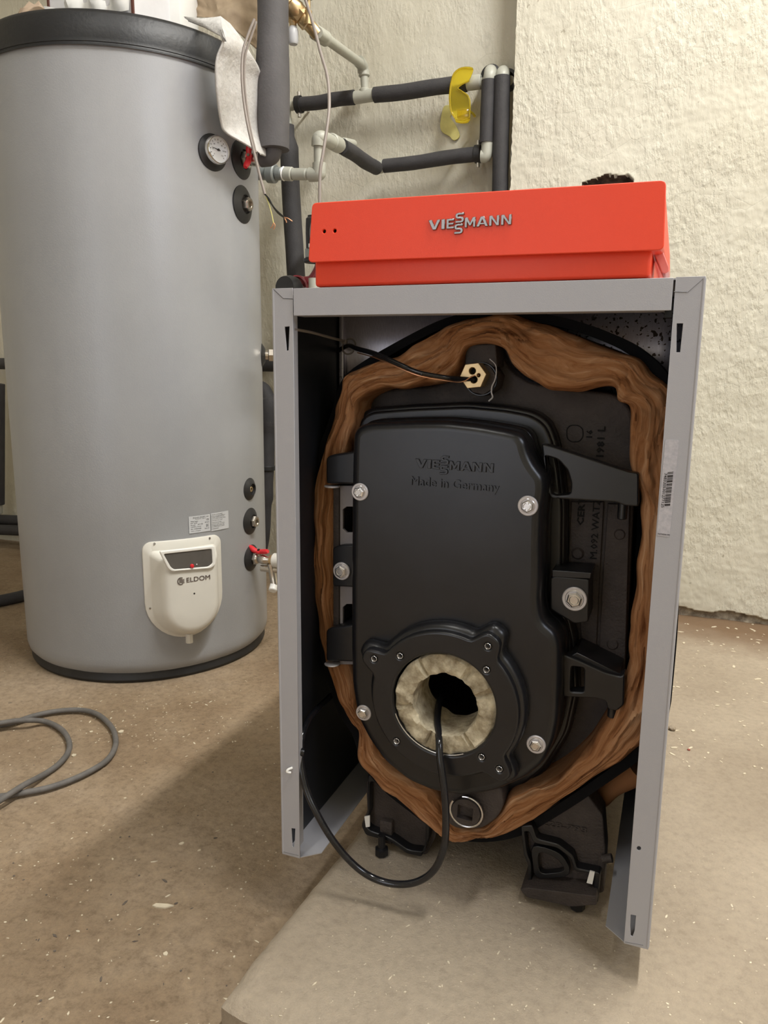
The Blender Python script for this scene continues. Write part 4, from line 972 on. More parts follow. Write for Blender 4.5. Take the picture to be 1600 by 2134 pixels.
bm = bmesh.new(); rings = []
for P, h, fl_ in secs: rings.append([bm.verts.new(cvp(a, b, h + cyl_c(a) * (1 - fl_))) for a, b in P])
L = len(rings[0])
for A, B in zip(rings, rings[1:]):
    for k in range(L): bm.faces.new((A[k], A[(k + 1) % L], B[(k + 1) % L], B[k]))
bm.faces.new(rings[-1]); cvr = bm2('cover_shell', bm, 'white', ec_)
def cplate(name, outs, h0, h1, mt, par, bev=0.0):
    me = curve_mesh(outs, h1 - h0, bev, 3)
    for v in me.vertices: v.co = cvp(v.co.x, v.co.y, (h0 + h1) / 2 + v.co.z)
    return link(name, me, mt, par)
W4 = [cpx(u, v, 0.063) for u, v in ((341, 1155), (441, 1144), (443, 1174), (434, 1181), (363, 1187), (356, 1182))]
wc = (sum(a for a, b in W4) / 6, sum(b for a, b in W4) / 6)
fo4 = round_loop([(wc[0] + (a - wc[0]) * 1.15, wc[1] + (b - wc[1]) * 1.30) for a, b in W4], 0.007, 4)
cplate('window_frame', [fo4, round_loop(W4, 0.004, 3)], 0.054, 0.064, 'whitebright', ec_, 0.002)
cplate('display_window', [round_loop([(wc[0] + (a - wc[0]) * 0.99, wc[1] + (b - wc[1]) * 0.98) for a, b in W4], 0.004, 3)], 0.056, 0.0618, 'smoke', ec_, 0.0004)
kq = cpx(401, 1180, 0.066); lathe('red_knob', [(0, 0.006), (0.0035, 0.0055), (0.0048, 0.003), (0.0048, 0.0)], cvp(kq[0], kq[1], 0.0616), cn, 'knobred', ec_, 20)
kq = cpx(411, 1177, 0.066); lathe('indicator', [(0, 0.002), (0.0014, 0.0015), (0.0016, 0.0)], cvp(kq[0], kq[1], 0.0616), cn, 'dial', ec_, 12)
e0 = cpx(389, 1214, 0.0605); e1 = cpx(438, 1208, 0.0605)
lettering('brand_print', 'ELDOM', None, (1, 0, 0), (0, 1, 0), e1[0] - e0[0], 0.0115, 0.0003, 'inkbrown', ec_, 0.008, mapf=lambda a, b, c: cvp(e0[0] + a, e0[1] + b, 0.0600 + c))
lg = cpx(377, 1211, 0.0605)
bm = bmesh.new()
add_tube(bm, [cvp(lg[0] + 0.0078 * math.cos(a), lg[1] + 0.0085 * math.sin(a), 0.0600) for a in [math.radians(q) for q in range(55, 306, 10)]], 0.0009, 6, 1, False)
for k in (-1, 0, 1):
    add_tube(bm, [cvp(lg[0] - 0.004 + 0.0125 * t, lg[1] + k * 0.0038 + 0.0012 * math.sin(t * 6), 0.0600) for t in (0, .25, .5, .75, 1)], 0.0008, 6, 3)
bm2('brand_emblem', bm, 'inkbrown', ec_)
kq = cpx(405, 1237, 0.060); lathe('small_hole', [(0, 0.0002), (0.0022, 0.0002), (0.0024, -0.001)], cvp(kq[0], kq[1], 0.0597), cn, 'ink', ec_, 14)
for u, v in ((323, 1134), (438, 1122), (315, 1270)):
    kq = cpx(u, v, 0.003); lathe('cover_screw', [(0, 0.0015), (0.0026, 0.001), (0.003, -0.001)], cvp(kq[0], kq[1], 0.0062 + cyl_c(kq[0])), cn, 'zinc', ec_, 14)
kq = cpx(394, 1330, 0.02); tube('cable_gland', [cvp(kq[0], -0.104, 0.022), cvp(kq[0], -0.128, 0.022)], 0.009, 'white', ec_, 8)
# rating labels above the cover
def wrap(z0):
    return lambda a, b, c: Vector((TC.x + (TR + 0.0012 + c) * math.cos(a / TR), TC.y + (TR + 0.0012 + c) * math.sin(a / TR), z0 + b))
def lab(uv_l, uv_r, hgt, rows, name, label):
    l = oncyl(*uv_l); r = oncyl(*uv_r); al = math.atan2(l.y - TC.y, l.x - TC.x) * TR; ar = math.atan2(r.y - TC.y, r.x - TC.x) * TR
    f = wrap(l.z); W_ = ar - al; nn = 12; bm = bmesh.new()
    g = [[bm.verts.new(f(al + W_ * i / nn, b, 0)) for b in (0, hgt)] for i in range(nn + 1)]
    for i in range(nn): bm.faces.new((g[i][0], g[i + 1][0], g[i + 1][1], g[i][1]))
    o_ = bm2(name, bm, 'label', None); tag(o_, label, 'label')
    letters('label_print', [(s, al + W_ * x, hgt * y, W_ * w_, hgt * h_, 0.0002, b_) for s, x, y, w_, h_, b_ in rows], 'inksoft', o_, lambda a, b, c: f(a, b, c + 0.0002))
    return o_
lab((394, 1112), (438, 1106), 0.043, [('ELDOM INVEST', .20, .86, .58, .07, .02), ('Ltd', .82, .87, .10, .06, .02), ('Bulgaria, Varna', .3, .78, .5, .05, 0), ('Water heater', .08, .66, .34, .06, .01), ('FV 200', .08, .55, .3, .06, .01), ('Model', .08, .44, .2, .06, .01),
     ('200 72S', .4, .46, .24, .06, .01), ('0.8 MPa / 8 bar', .08, .33, .48, .06, 0), ('No. 192200042', .08, .21, .48, .06, .01), ('Made in Bulgaria', .08, .09, .44, .05, .01), ('CE', .80, .66, .13, .10, .02), ('IPX4', .74, .52, .2, .06, 0), ('kW 3', .80, .26, .12, .2, .0), ('2019', .72, .16, .22, .05, .01)],
    'rating_label', 'silver rating label with a CE mark, left one above the white tank cover')
lab((440, 1107), (476, 1101), 0.046, [('Warning: read the manual', .03, .88, .6, .05, 0), ('before use and installation', .03, .80, .75, .05, 0), ('only by qualified persons', .03, .72, .7, .05, 0), ('do not switch on when empty', .03, .64, .78, .05, 0), ('anode check once a year', .03, .55, .6, .05, 0),
     ('Upozorenje: procitajte', .03, .44, .55, .05, 0), ('uputstvo prije upotrebe', .03, .36, .72, .05, 0), ('montaza samo strucno lice', .03, .28, .7, .05, 0), ('ne ukljucivati prazan', .03, .20, .7, .05, 0), ('kontrola anode', .03, .10, .36, .05, 0)],
    'warning_label', 'plain silver label of small text, right one above the white tank cover')

# ================================================================ ON TOP OF THE TANK
bx = thing('carton', 'white carton lying open on top of the grey tank', 'box', (-1.10, 0.80, ZC))
def on_top(u, v, y): return ony(u, v, y)
l_ = ony(103, 18, 0.72); r_ = ony(322, 20, 0.80)
tp_z = 1.437
box('carton_side', (l_.x, 0.72, tp_z), (r_.x, 0.725, tp_z + 0.2), 'card', bx)
box('carton_side', (l_.x, 0.725, tp_z), (l_.x + 0.004, 0.95, tp_z + 0.2), 'card', bx)
box('carton_side', (r_.x - 0.004, 0.725, tp_z), (r_.x, 0.95, tp_z + 0.2), 'card', bx)
plate('carton_corner', [[(l_.x - 0.003, tp_z), (l_.x + 0.002, tp_z), (l_.x + 0.002, tp_z + 0.2), (l_.x - 0.003, tp_z + 0.2)]], 0.716, 0.722, 'cardred', bx)
plate('carton_corner', [[(r_.x - 0.002, tp_z), (r_.x + 0.003, tp_z), (r_.x + 0.003, tp_z + 0.2), (r_.x - 0.002, tp_z + 0.2)]], 0.716, 0.722, 'cardred', bx)
# crumpled bright sheet in the box
bm = bmesh.new(); g = []
for i in range(25):
    row = []
    for j in range(5):
        x = l_.x + 0.008 + (r_.x - l_.x - 0.016) * i / 24; zt = tp_z + 0.040 + j * 0.0075 * (1 + 0.9 * math.exp(-((i - 10) / 2.5) ** 2) + 0.4 * math.exp(-((i - 23) / 2.0) ** 2))
        row.append(bm.verts.new((x, 0.716 - 0.004 * j * math.cos(i * 0.9) - 0.002 * j, zt)))
    g.append(row)
for i in range(24):
    for j in range(4): bm.faces.new((g[i][j], g[i + 1][j], g[i + 1][j + 1], g[i][j + 1]))
bm2('folded_flap', bm, 'whitebright', bx)
# white leaflet box right of it
a_ = ony(326, 24, 0.86); b_ = ony(375, 36, 0.86)
lb = box('white_box', (a_.x, 0.86, tp_z), (b_.x, 0.94, tp_z + 0.2), 'whitebright', None, 0.002)
tag(lb, 'small white box standing between the carton and the brown paper on the tank', 'box')
# beige wrapping behind
bm = bmesh.new(); bmesh.ops.create_icosphere(bm, subdivisions=3, radius=1)
pt = ony(72, 13, 0.80); pb = Vector((pt.x, 0.80, (pt.z + ZC) / 2)); ph = (pt.z - ZC) / 2 + 0.004
for v in bm.verts: v.co = Vector((pb.x + v.co.x * 0.055 * (1 + 0.3 * nz(*v.co, 3)), pb.y + v.co.y * 0.04, pb.z + v.co.z * ph * (1 + 0.4 * nz(*v.co, 4))))
tag(bm2('wrapping', bm, 'pink', None), 'small crumpled beige wrapping at the far left on top of the grey tank', 'wrapping')
# brown paper hanging behind the felt
def crumple(name, uvs_top, uvs_bot, y0, amp, mt, nu=40, nv=24, sc=8, thick=0.0):
    bm = bmesh.new(); g = []
    T = spline([Vector((u, v, y)) for u, v, y in uvs_top], 12); B = spline([Vector((u, v, y)) for u, v, y in uvs_bot], 12)
    def at(P, t): q = t * (len(P) - 1); i = min(int(q), len(P) - 2); return P[i].lerp(P[i + 1], q - i)
    for i in range(nu + 1):
        a = at(T, i / nu); b = at(B, i / nu); row = []
        for j in range(nv + 1):
            q = a.lerp(b, j / nv); p = ony(q.x, q.y, q.z); s = 1 if 0 < i < nu and 0 < j < nv else 0.3
            p.y += amp * s * (nz(p.x, p.z, 0, sc) + 0.5 * abs(nz(p.x, p.z, 4, sc * 2.2))); row.append(bm.verts.new(p))
        g.append(row)
    for i in range(nu):
        for j in range(nv): bm.faces.new((g[i][j], g[i + 1][j], g[i + 1][j + 1], g[i][j + 1]))
    o_ = bm2(name, bm, mt, None)
    sm = o_.modifiers.new('thickness', 'SOLIDIFY'); sm.thickness = thick or 0.001
    return o_
o_ = crumple('brown_paper', [(372, -30, 0.98), (450, -32, 0.95), (545, -30, 0.98)], [(372, 40, 0.98), (455, 40, 0.90), (545, 112, 0.98)], 0.95, 0.035, 'paper', sc=14)
tag(o_, 'crumpled brown paper heaped behind the white felt at the top of the tank', 'paper')
# white felt hanging over the rim
FT = [(380, 34, 0.80), (420, 40, 0.76), (459, 36, 0.735), (500, 72, 0.80), (540, 128, 0.90)]
FB = [(380, 38, 0.80), (414, 58, 0.735), (463, 88, 0.700), (447, 150, 0.700), (455, 240, 0.730)]
bm = bmesh.new()
cols = [  # columns of the drape: each a list of (u,v,y) from top to bottom
    [(384, 36, 0.800), (390, 40, 0.790), (392, 43, 0.775)],
    [(420, 40, 0.770), (422, 46, 0.755), (424, 56, 0.735)],
    [(450, 37, 0.740), (452, 52, 0.720), (458, 74, 0.700)],
    [(459, 35, 0.730), (462, 60, 0.708), (470, 86, 0.692)]]
def felt_sheet():
    bm = bmesh.new()
    # outline left edge (free edge) and right edge (behind the sleeve), sampled downwards
    Lf = spline([Vector(q) for q in [(459, 35, 0.735), (461, 60, 0.712), (464, 86, 0.695), (452, 118, 0.690), (449, 150, 0.692), (452, 200, 0.706), (460, 255, 0.730), (470, 276, 0.745), (510, 300, 0.790), (545, 322, 0.84)]], 10)
    Rt = spline([Vector(q) for q in [(478, 50, 0.76), (500, 78, 0.77), (520, 110, 0.80), (538, 140, 0.84), (545, 170, 0.87), (548, 210, 0.88), (550, 245, 0.89), (552, 275, 0.89), (553, 300, 0.88), (553, 326, 0.86)]], 10)
    g = []
    for a, b in zip(Lf, Rt):
        row = []
        for k in range(25):
            q = a.lerp(b, k / 24); p = ony(q.x, q.y, q.z)
            p.y += -0.012 * math.sin(k / 24 * PI) + 0.010 * nz(p.x, p.z, 0, 14) * math.sin(k / 24 * PI)
            row.append(bm.verts.new(p))
        g.append(row)
    for i in range(len(g) - 1):
        for k in range(24): bm.faces.new((g[i][k], g[i + 1][k], g[i + 1][k + 1], g[i][k + 1]))
    # part lying over the rim
    h = []
    for c in cols + [[tuple(q) for q in ((459, 35, 0.735), (461, 60, 0.712), (464, 86, 0.695))]]:
        h.append([bm.verts.new(ony(*q)) for q in c])
    for i in range(len(h) - 1):
        for k in range(2): bm.faces.new((h[i][k], h[i + 1][k], h[i + 1][k + 1], h[i][k + 1]))
    o_ = bm2('felt_sheet', bm, 'felt', None); s = o_.modifiers.new('thickness', 'SOLIDIFY'); s.thickness = 0.004; s.offset = 0
    return o_
tag(felt_sheet(), 'white felt sheet hanging over the right rim of the grey tank', 'felt sheet')

# ================================================================ PIPES
# fat foam sleeve beside the tank with its elbow
pe = tp(thv, pv.z); SY = pe.y
sl = thing('lagged_riser', 'fat grey-black foam-lagged vertical pipe right beside the tank top', 'pipe', tuple(ony(566, 320, SY)))
top = ony(568, -60, SY + 0.02); top2 = Vector((top.x, top.y, 3.6)); mid = ony(568, 150, SY + 0.005); bot = ony(571, 312, SY)
rS = 0.0385
bm = bmesh.new(); add_tube(bm, [top2, Vector((top.x, top.y, 2.4)), top, mid, bot], lambda t: rS * (1.0 - 0.05 * math.sin(t * 14)), 28, 14); bm2('foam_sleeve', bm, 'foamlight', sl)
eb = [pe + tn(thv) * 0.054, pe + tn(thv) * 0.066, Vector((bot.x - 0.010, SY, pe.z + 0.001)), Vector((bot.x - 0.001, SY, pe.z + 0.014)), Vector((bot.x, SY, pe.z + 0.05))]
tube('elbow', eb, 0.019, 'foamlight', sl, 20, 8)
lathe('white_collar', cyl(0.018, 0.048, 0.056, 0.001), pe, tn(thv), 'whitebright', sl, 24)
tube('copper_stub', [pe + tn(thv) * 0.034, pe + tn(thv) * 0.050], 0.0145, 'copper', sl, 16)

def pipe(t, pts, r=0.0125, mt='ppr', name='pipe', seg=18, sm=False, n=8):
    return tube(name, [ony(*p) if isinstance(p, tuple) else p for p in pts], r, mt, t, seg, n, sm)
def ring(t, a, b, r, mt='ppr', name='socket'):
    a = ony(*a) if isinstance(a, tuple) else a; b = ony(*b) if isinstance(b, tuple) else b
    return lathe(name, cyl(r, 0, (b - a).length, min(0.003, r * 0.15)), a, b - a, mt, t, 24)
def lag(t, a, b, r=0.021, name='foam_sleeve'):
    a = ony(*a) if isinstance(a, tuple) else a; b = ony(*b) if isinstance(b, tuple) else b
    bm = bmesh.new(); add_tube(bm, [a, a.lerp(b, .33) + Vector((0, 0, -0.002)), a.lerp(b, .66) + Vector((0, 0, 0.001)), b], r, 22, 8, True, 0.05); return bm2(name, bm, 'foam', t)
def clamp(t, c, d, r, name='pipe_clamp'):
    c = ony(*c) if isinstance(c, tuple) else c; d = Vector(d).normalized()
    k = lathe(name, [(r, -0.010), (r + 0.003, -0.009), (r + 0.003, 0.009), (r, 0.010)], c, d, 'rubber', t, 28)
    x, y, _ = frame_of(d); up = Vector((0, 0, 1)) - d * d.z; up.normalize()
    for s in (-1, 1):
        lathe('clamp_screw', cyl(0.006, r, r + 0.016, 0.0015), c, up * s, 'zinc', k, 12)
    lathe('wall_stud', cyl(0.004, r, max(BACK - c.y, r + 0.01)), c, (0, 1, 0), 'zinc', k, 10)
    return k
PY = 1.585
# upper run along the back wall
ur = thing('upper_pipe_run', 'grey plastic pipe with black lagging, upper horizontal run on the wall', 'pipe', tuple(ony(760, 205, PY)))
pipe(ur, [(600, 222, PY), (1040, 168, PY)], 0.0145)
lag(ur, (628, 217, PY), (738, 203, PY), 0.022); lag(ur, (780, 198, PY), (972, 174, PY), 0.0235)
ring(ur, (738, 204, PY), (784, 197, PY), 0.0195, name='tee'); ring(ur, (972, 174, PY), (1003, 170, PY), 0.021)
pipe(ur, [(758, 145, PY), (761, 200, PY)], 0.0125); ring(ur, (759, 185, PY), (760, 200, PY), 0.017)
ring(ur, (758, 145, PY), (759, 160, PY), 0.0175)
pipe(ur, [(600, 222, PY), (597, 224, PY), (595, 235, PY), (598, 262, PY)], 0.018, sm=True)
clamp(ur, (623, 218, PY), (1, 0, 0.02), 0.024)
# branch that comes forward from the wall to the brass valve
y_b = 1.02
pipe(ur, [(757, 150, PY), (755, 138, PY - 0.01), (748, 128, PY - 0.04)], 0.018, sm=True, name='elbow')
pipe(ur, [(752, 133, PY - 0.03), (662, 68, 1.12)], 0.0135)
# twin drops at the wall corner
dr1 = thing('left_drop_pipe', 'shorter black-lagged vertical pipe, left one of the pair at the wall corner', 'pipe', tuple(ony(1015, 300, PY - 0.02)))
YD = PY - 0.025
lag(dr1, (1019, 168, YD), (1014, 298, YD), 0.0225)
pipe(dr1, [(1016, 290, YD), (1015, 312, YD), (1012, 325, YD), (1003, 326, YD)], 0.0185, sm=True, name='elbow')
pipe(dr1, [(1019, 172, YD), (1021, 158, YD), (1022, 150, YD + 0.02), (1022, 150, YD + 0.09)], 0.0195, sm=True, name='elbow')
dr2 = thing('right_drop_pipe', 'longer black-lagged vertical pipe, right one of the pair at the wall corner', 'pipe', tuple(ony(1043, 380, YD)))
lag(dr2, (1046, 160, YD), (1038, 620, YD), 0.0245); lag(dr2, (1038, 620, YD), Vector((ony(1038, 620, YD).x, YD, FLOOR)), 0.0245)
pipe(dr2, [(1046, 165, YD), (1047, 158, YD), (1048, 152, YD + 0.02), (1050, 152, YD + 0.09)], 0.0200, sm=True, name='elbow')
for t_, c in ((dr1, (1022, 156, YD + 0.03)), (dr2, (1056, 165, YD + 0.035))):
    p = ony(*c); lathe('wall_rosette', [(0.022, 0), (0.031, 0.002), (0.031, 0.02), (0.02, 0.03)], p, (0, 1, 0), 'rubber', t_, 28)
# lower run
lr = thing('lower_pipe_run', 'grey plastic pipe with black lagging, lower horizontal run on the wall', 'pipe', tuple(ony(800, 346, PY)))
pipe(lr, [(790, 348, PY), (1010, 320, PY)], 0.0145); lag(lr, (800, 346, PY), (1002, 320, PY), 0.0215)
clamp(lr, (996, 321, PY), (1, 0, 0.02), 0.0235)
y1_ = 1.14
pipe(lr, [(800, 346, PY), (788, 349, PY - 0.01), (778, 344, PY - 0.05)], 0.019, sm=True, name='elbow')
lag(lr, (784, 350, PY - 0.04), (712, 305, 1.27), 0.0215)
pipe(lr, [(720, 308, 1.30), (668, 290, y1_)], 0.0145)
ring(lr, (706, 303, 1.26), (690, 294, 1.20), 0.0215, name='union'); ring(lr, (736, 300, 1.36), (716, 296, 1.28), 0.012, name='valve_stub')
pipe(lr, [(690, 296, 1.20), (672, 288, y1_), (664, 290, y1_ - 0.01), (663, 305, y1_ - 0.01)], 0.0185, sm=True, name='elbow')
pipe(lr, [(663, 300, y1_ - 0.01), (664, 352, y1_ - 0.01)], 0.0125)
pipe(lr, [(665, 340, y1_ - 0.01), (665, 358, y1_ - 0.01), (662, 363, y1_ - 0.01), (645, 364, y1_ - 0.01)], 0.0185, sm=True, name='elbow')
pipe(lr, [(655, 364, y1_ - 0.01), (540, 361, y1_ - 0.01)], 0.0135)
ring(lr, (593, 362, y1_ - 0.01), (610, 363, y1_ - 0.01), 0.0185, name='adapter'); ring(lr, (610, 363, y1_ - 0.01), (640, 363, y1_ - 0.01), 0.0155, name='adapter_sleeve')
M['grey'] = mat('grey_galvanised_fitting', (0.26, 0.28, 0.27), 0.45, 0.3, var=0.06, vscale=40)
ring(lr, (558, 361, y1_ - 0.01), (575, 362, y1_ - 0.01), 0.0255, 'grey', 'union_nut'); ring(lr, (575, 362, y1_ - 0.01), (589, 362, y1_ - 0.01), 0.017, 'grey', 'hex_nipple')
ring(lr, (589, 362, y1_ - 0.01), (593, 362, y1_ - 0.01), 0.019, 'whitebright', 'seal'); ring(lr, (535, 361, y1_ - 0.01), (558, 361, y1_ - 0.01), 0.018, 'grey', 'nipple')
pj = ony(528, 361, y1_ - 0.03)
# thick riser behind the control unit
tr_ = thing('thick_riser', 'thick black-lagged vertical pipe between the tank and the control unit', 'pipe', tuple(ony(618, 590, 1.45)))
bm = bmesh.new(); add_tube(bm, [ony(601, 262, 1.52), ony(606, 400, 1.50), ony(616, 560, 1.49), ony(622, 700, 1.49), Vector((ony(622, 700, 1.49).x + 0.01, 1.50, FLOOR))], lambda t: 0.0185 if t < 0.08 else 0.030, 22, 6); bm2('foam_sleeve', bm, 'foam', tr_)
# pipe low along the back wall passing behind the tank
lo = thing('low_wall_pipe', 'black-lagged horizontal pipe on the wall passing behind the tank', 'pipe', tuple(ony(560, 763, 1.6)))
lag(lo, ony(-60, 757, 1.6), ony(620, 762, 1.6), 0.023)
fp = thing('floor_pipe_pair', 'two black-lagged pipes running along the foot of the wall at the left', 'pipe', tuple(ony(20, 1100, 1.58)))
for dv, yy in ((1083, 1.60), (1104, 1.55)):
    lag(fp, ony(-80, dv - 6, yy), ony(140, dv + 8, yy), 0.022)
lag_ = thing('corner_drop_pipe', 'black vertical pipe at the left edge beside the grey tank', 'pipe', tuple(ony(-8, 1050, 1.55)))
bm = bmesh.new(); add_tube(bm, [ony(-6, 800, 1.55), ony(-6, 1050, 1.55)], 0.03, 20, 6); bm2('foam_sleeve', bm, 'foam', lag_)
ring(lag_, ony(-6, 1050, 1.55), ony(-6, 1070, 1.55), 0.022)
# lagged bundle between tank and boiler
bd = thing('lagged_elbow_pipe', 'black taped lagged pipe bending down beside the tank behind the boiler', 'pipe', tuple(ony(555, 1100, 1.5)))
bm = bmesh.new(); add_tube(bm, [ony(530, 808, 1.5), ony(548, 812, 1.49), ony(560, 838, 1.48), ony(560, 870, 1.48), ony(556, 960, 1.48), ony(553, 1050, 1.49), ony(547, 1130, 1.5), ony(535, 1200, 1.5)],
                           lambda t: 0.034 if 0.25 < t < 0.48 else (0.026 if t < 0.7 else 0.022), 20, 8, True, 0.12); bm2('foam_sleeve', bm, 'foam', bd)
k = ony(562, 975, 1.47); lathe('tape_band', [(0.024, -0.012), (0.030, -0.006), (0.030, 0.006), (0.024, 0.012)], ony(556, 975, 1.48), (0, 0, 1), 'rubber', bd, 24)
# dark hose on the floor at the left
tag(tube('floor_hose', [onz(-60, 1262, FLOOR + 0.02), onz(20, 1248, FLOOR + 0.02), onz(80, 1232, FLOOR + 0.02), onz(180, 1200, FLOOR + 0.02)], 0.019, 'foam', None, 14), 'black hose lying on the floor left of the tank', 'hose')

# safety group at the low valve
sg = thing('drain_fitting', 'nickel fitting with a white plastic cap below the low ball valve', 'fitting', tuple(tp(thv, zz[1168] - 0.03, 0.07)))
o0 = tp(thv, zz[1168]); n0 = tn(thv)
lathe('white_socket', cyl(0.019, 0.066, 0.12, 0.003), o0, n0, 'white', sg, 24)
lathe('brass_ring', cyl(0.0135, 0.058, 0.068), o0, n0, 'brass', sg, 20)
tube('tee_body', [o0 + n0 * 0.060 + Vector((0, 0, -0.010)), o0 + n0 * 0.066 + Vector((0, 0, -0.045)), o0 + n0 * 0.072 + Vector((0, -0.004, -0.068))], 0.011, 'nickel', sg, 16)
tube('cross_stub', [o0 + n0 * 0.030 + Vector((0, 0, -0.026)), o0 + n0 * 0.10 + Vector((0, 0, -0.026))], 0.009, 'nickel', sg, 14)
lathe('ribbed_cap', cyl(0.0115, 0.0, 0.022, 0.002), o0 + n0 * 0.070 + Vector((0, -0.002, -0.066)), (0.1, -0.55, -0.5), 'whitebright', sg, 12)

# brass valve at the very top
yb = 1.10
bv = thing('brass_valve', 'angled brass valve with a dark green knob at the top beside the foam-lagged pipe', 'valve', tuple(ony(630, 40, yb)))
A_ = ony(585, -12, yb - 0.03); B_ = ony(662, 72, yb + 0.03)
d_ = (B_ - A_)
Ln = d_.length
lathe('valve_body', [(0, 0), (0.016, 0), (0.016, Ln * .22), (0.022, Ln * .25), (0.026, Ln * .40), (0.020, Ln * .52), (0.017, Ln * .55), (0.021, Ln * .60), (0.021, Ln * .72), (0.016, Ln * .75), (0.016, Ln), (0, Ln)], A_, d_, 'brass', bv, 20)
lathe('hex_collar', [(0, Ln * .40), (0.024, Ln * .40), (0.024, Ln * .56), (0, Ln * .56)], A_, d_, 'brass', bv, 6)
lathe('white_seal', cyl(0.0195, Ln * .70, Ln * .735), A_, d_, 'whitebright', bv, 20)
c2 = ony(610, 24, yb)
lathe('stub', [(0.0, -0.01), (0.013, -0.01), (0.013, 0.024), (0.010, 0.028), (0.010, 0.036), (0, 0.036)], c2, (0, 0, -1), 'brass', bv, 8)
lathe('clear_cap', [(0, 0.036), (0.010, 0.036), (0.0135, 0.044), (0.0140, 0.072), (0.011, 0.078), (0, 0.078)], c2, (0, 0, -1), 'label', bv, 18)
c3 = ony(642, 34, yb)
lathe('knob_stem', [(0.010, -0.02), (0.010, 0.012), (0.0055, 0.016), (0.0055, 0.045)], c3, (0.03, 0, 1), 'brass', bv, 14)
lathe('green_knob', [(0, 0.042), (0.014, 0.042), (0.020, 0.048), (0.020, 0.062), (0, 0.066)], c3, (0.03, 0, 1), 'green', bv, 10)
ring(bv, (655, 66, 1.14), (680, 82, 1.20), 0.019, 'ppr', 'pipe_socket')

# circulation pump behind the control unit
pu = thing('circulation_pump', 'dark red circulation pump half hidden behind the left end of the control unit', 'pump', tuple(ony(640, 590, 0.85)))
yp = 0.85
c = ony(612, 602, yp)
lathe('pump_head', [(0, -0.012), (0.014, -0.012), (0.018, -0.006), (0.021, 0.0), (0.028, 0.003), (0.030, 0.02), (0.026, 0.04), (0, 0.04)], c, (-0.1, -1, 0.0), 'rubber', pu, 30)
lathe('pump_housing', [(0.024, -0.02), (0.033, -0.012), (0.034, 0.006), (0.030, 0.008)], c + Vector((0, 0.02, 0)), (-0.1, -1, 0.0), 'pumpred', pu, 30)
bm = bmesh.new(); add_tube(bm, [c + Vector((0.015, 0.03, 0.012)), ony(632, 588, yp + .03), ony(650, 584, yp + .03), ony(665, 560, yp + .03), ony(668, 540, yp + .03)], 0.013, 14, 8); bm2('pump_neck', bm, 'pumpred', pu)
lathe('flange', cyl(0.026, 0, 0.010, 0.002), ony(655, 548, yp), (0, 0, 1), 'rubber', pu, 20)
lathe('union_nut', cyl(0.022, 0, 0.024, 0.003), ony(654, 540, yp), (0, 0, 1), 'grey', pu, 8)
tube('pump_motor', [ony(656, 520, yp), ony(655, 480, yp), ony(656, 450, yp)], lambda t: 0.021 - 0.004 * (t > 0.9), 'rubber', pu, 20)
tube('grey_motor_cap', [ony(662, 508, yp - 0.02), ony(660, 482, yp - 0.02), ony(664, 462, yp - 0.02)], 0.017, 'grey', pu, 20)
lathe('white_plate', cyl(0.014, 0, 0.008), ony(655, 516, yp - .03), (0, 0, 1), 'whitebright', pu, 14)

tube('pump_pipe', [ony(655, 580, yp), Vector((ony(655, 580, yp).x, yp, FLOOR))], 0.014, 'ppr', pu, 16)
# loose wires
wr = [(625, -30, 0.90), (640, 10, 0.89), (655, 60, 0.87), (668, 110, 0.85), (682, 160, 0.83), (686, 215, 0.80), (682, 262, 0.78), (673, 320, 0.76), (667, 360, 0.75), (666, 430, 0.74)]
tag(tube('hanging_cable', [ony(*q) for q in wr], 0.0036, 'wire', None, 10), 'thin grey cable hanging in a bow from the brass valve down behind the control unit', 'cable')
tag(tube('hanging_cable', [ony(*q) for q in [(530, 40, 0.70), (516, 75, 0.69), (506, 110, 0.68), (504, 160, 0.67), (508, 210, 0.665), (517, 265, 0.66), (530, 320, 0.66), (541, 365, 0.66), (552, 405, 0.66)]], 0.0030, 'wire', None, 10),
    'thin grey cable hanging in front of the white felt and ending in bare strands', 'cable')
w3 = bpy.data.objects['hanging_cable.001']
tube('second_sheath', [ony(*q) for q in [(534, 45, 0.71), (522, 80, 0.70), (511, 115, 0.69), (509, 165, 0.68), (514, 220, 0.675), (522, 270, 0.67), (533, 318, 0.668)]], 0.0026, 'wire', w3, 8)
tube('black_core', [ony(*q) for q in [(552, 405, 0.66), (560, 414, 0.655), (572, 434, 0.652), (592, 453, 0.65)]], 0.0017, 'blackcable', w3, 8)
tube('black_core', [ony(*q) for q in [(552, 405, 0.66), (563, 422, 0.657), (578, 443, 0.655), (594, 455, 0.65)]], 0.0015, 'blackcable', w3, 8)
tube('yellow_core', [ony(*q) for q in [(552, 405, 0.66), (559, 422, 0.655), (565, 442, 0.652), (570, 466, 0.65)]], 0.0011, 'yel', w3, 8)
for s in ([(592, 453), (600, 455), (609, 461)], [(592, 453), (596, 460), (597, 464)], [(570, 464), (567, 472), (564, 475)], [(570, 464), (573, 470), (570, 478)]):
    tube('copper_strand', [ony(u, v, 0.65) for u, v in s], 0.0011, 'copper', w3, 6)

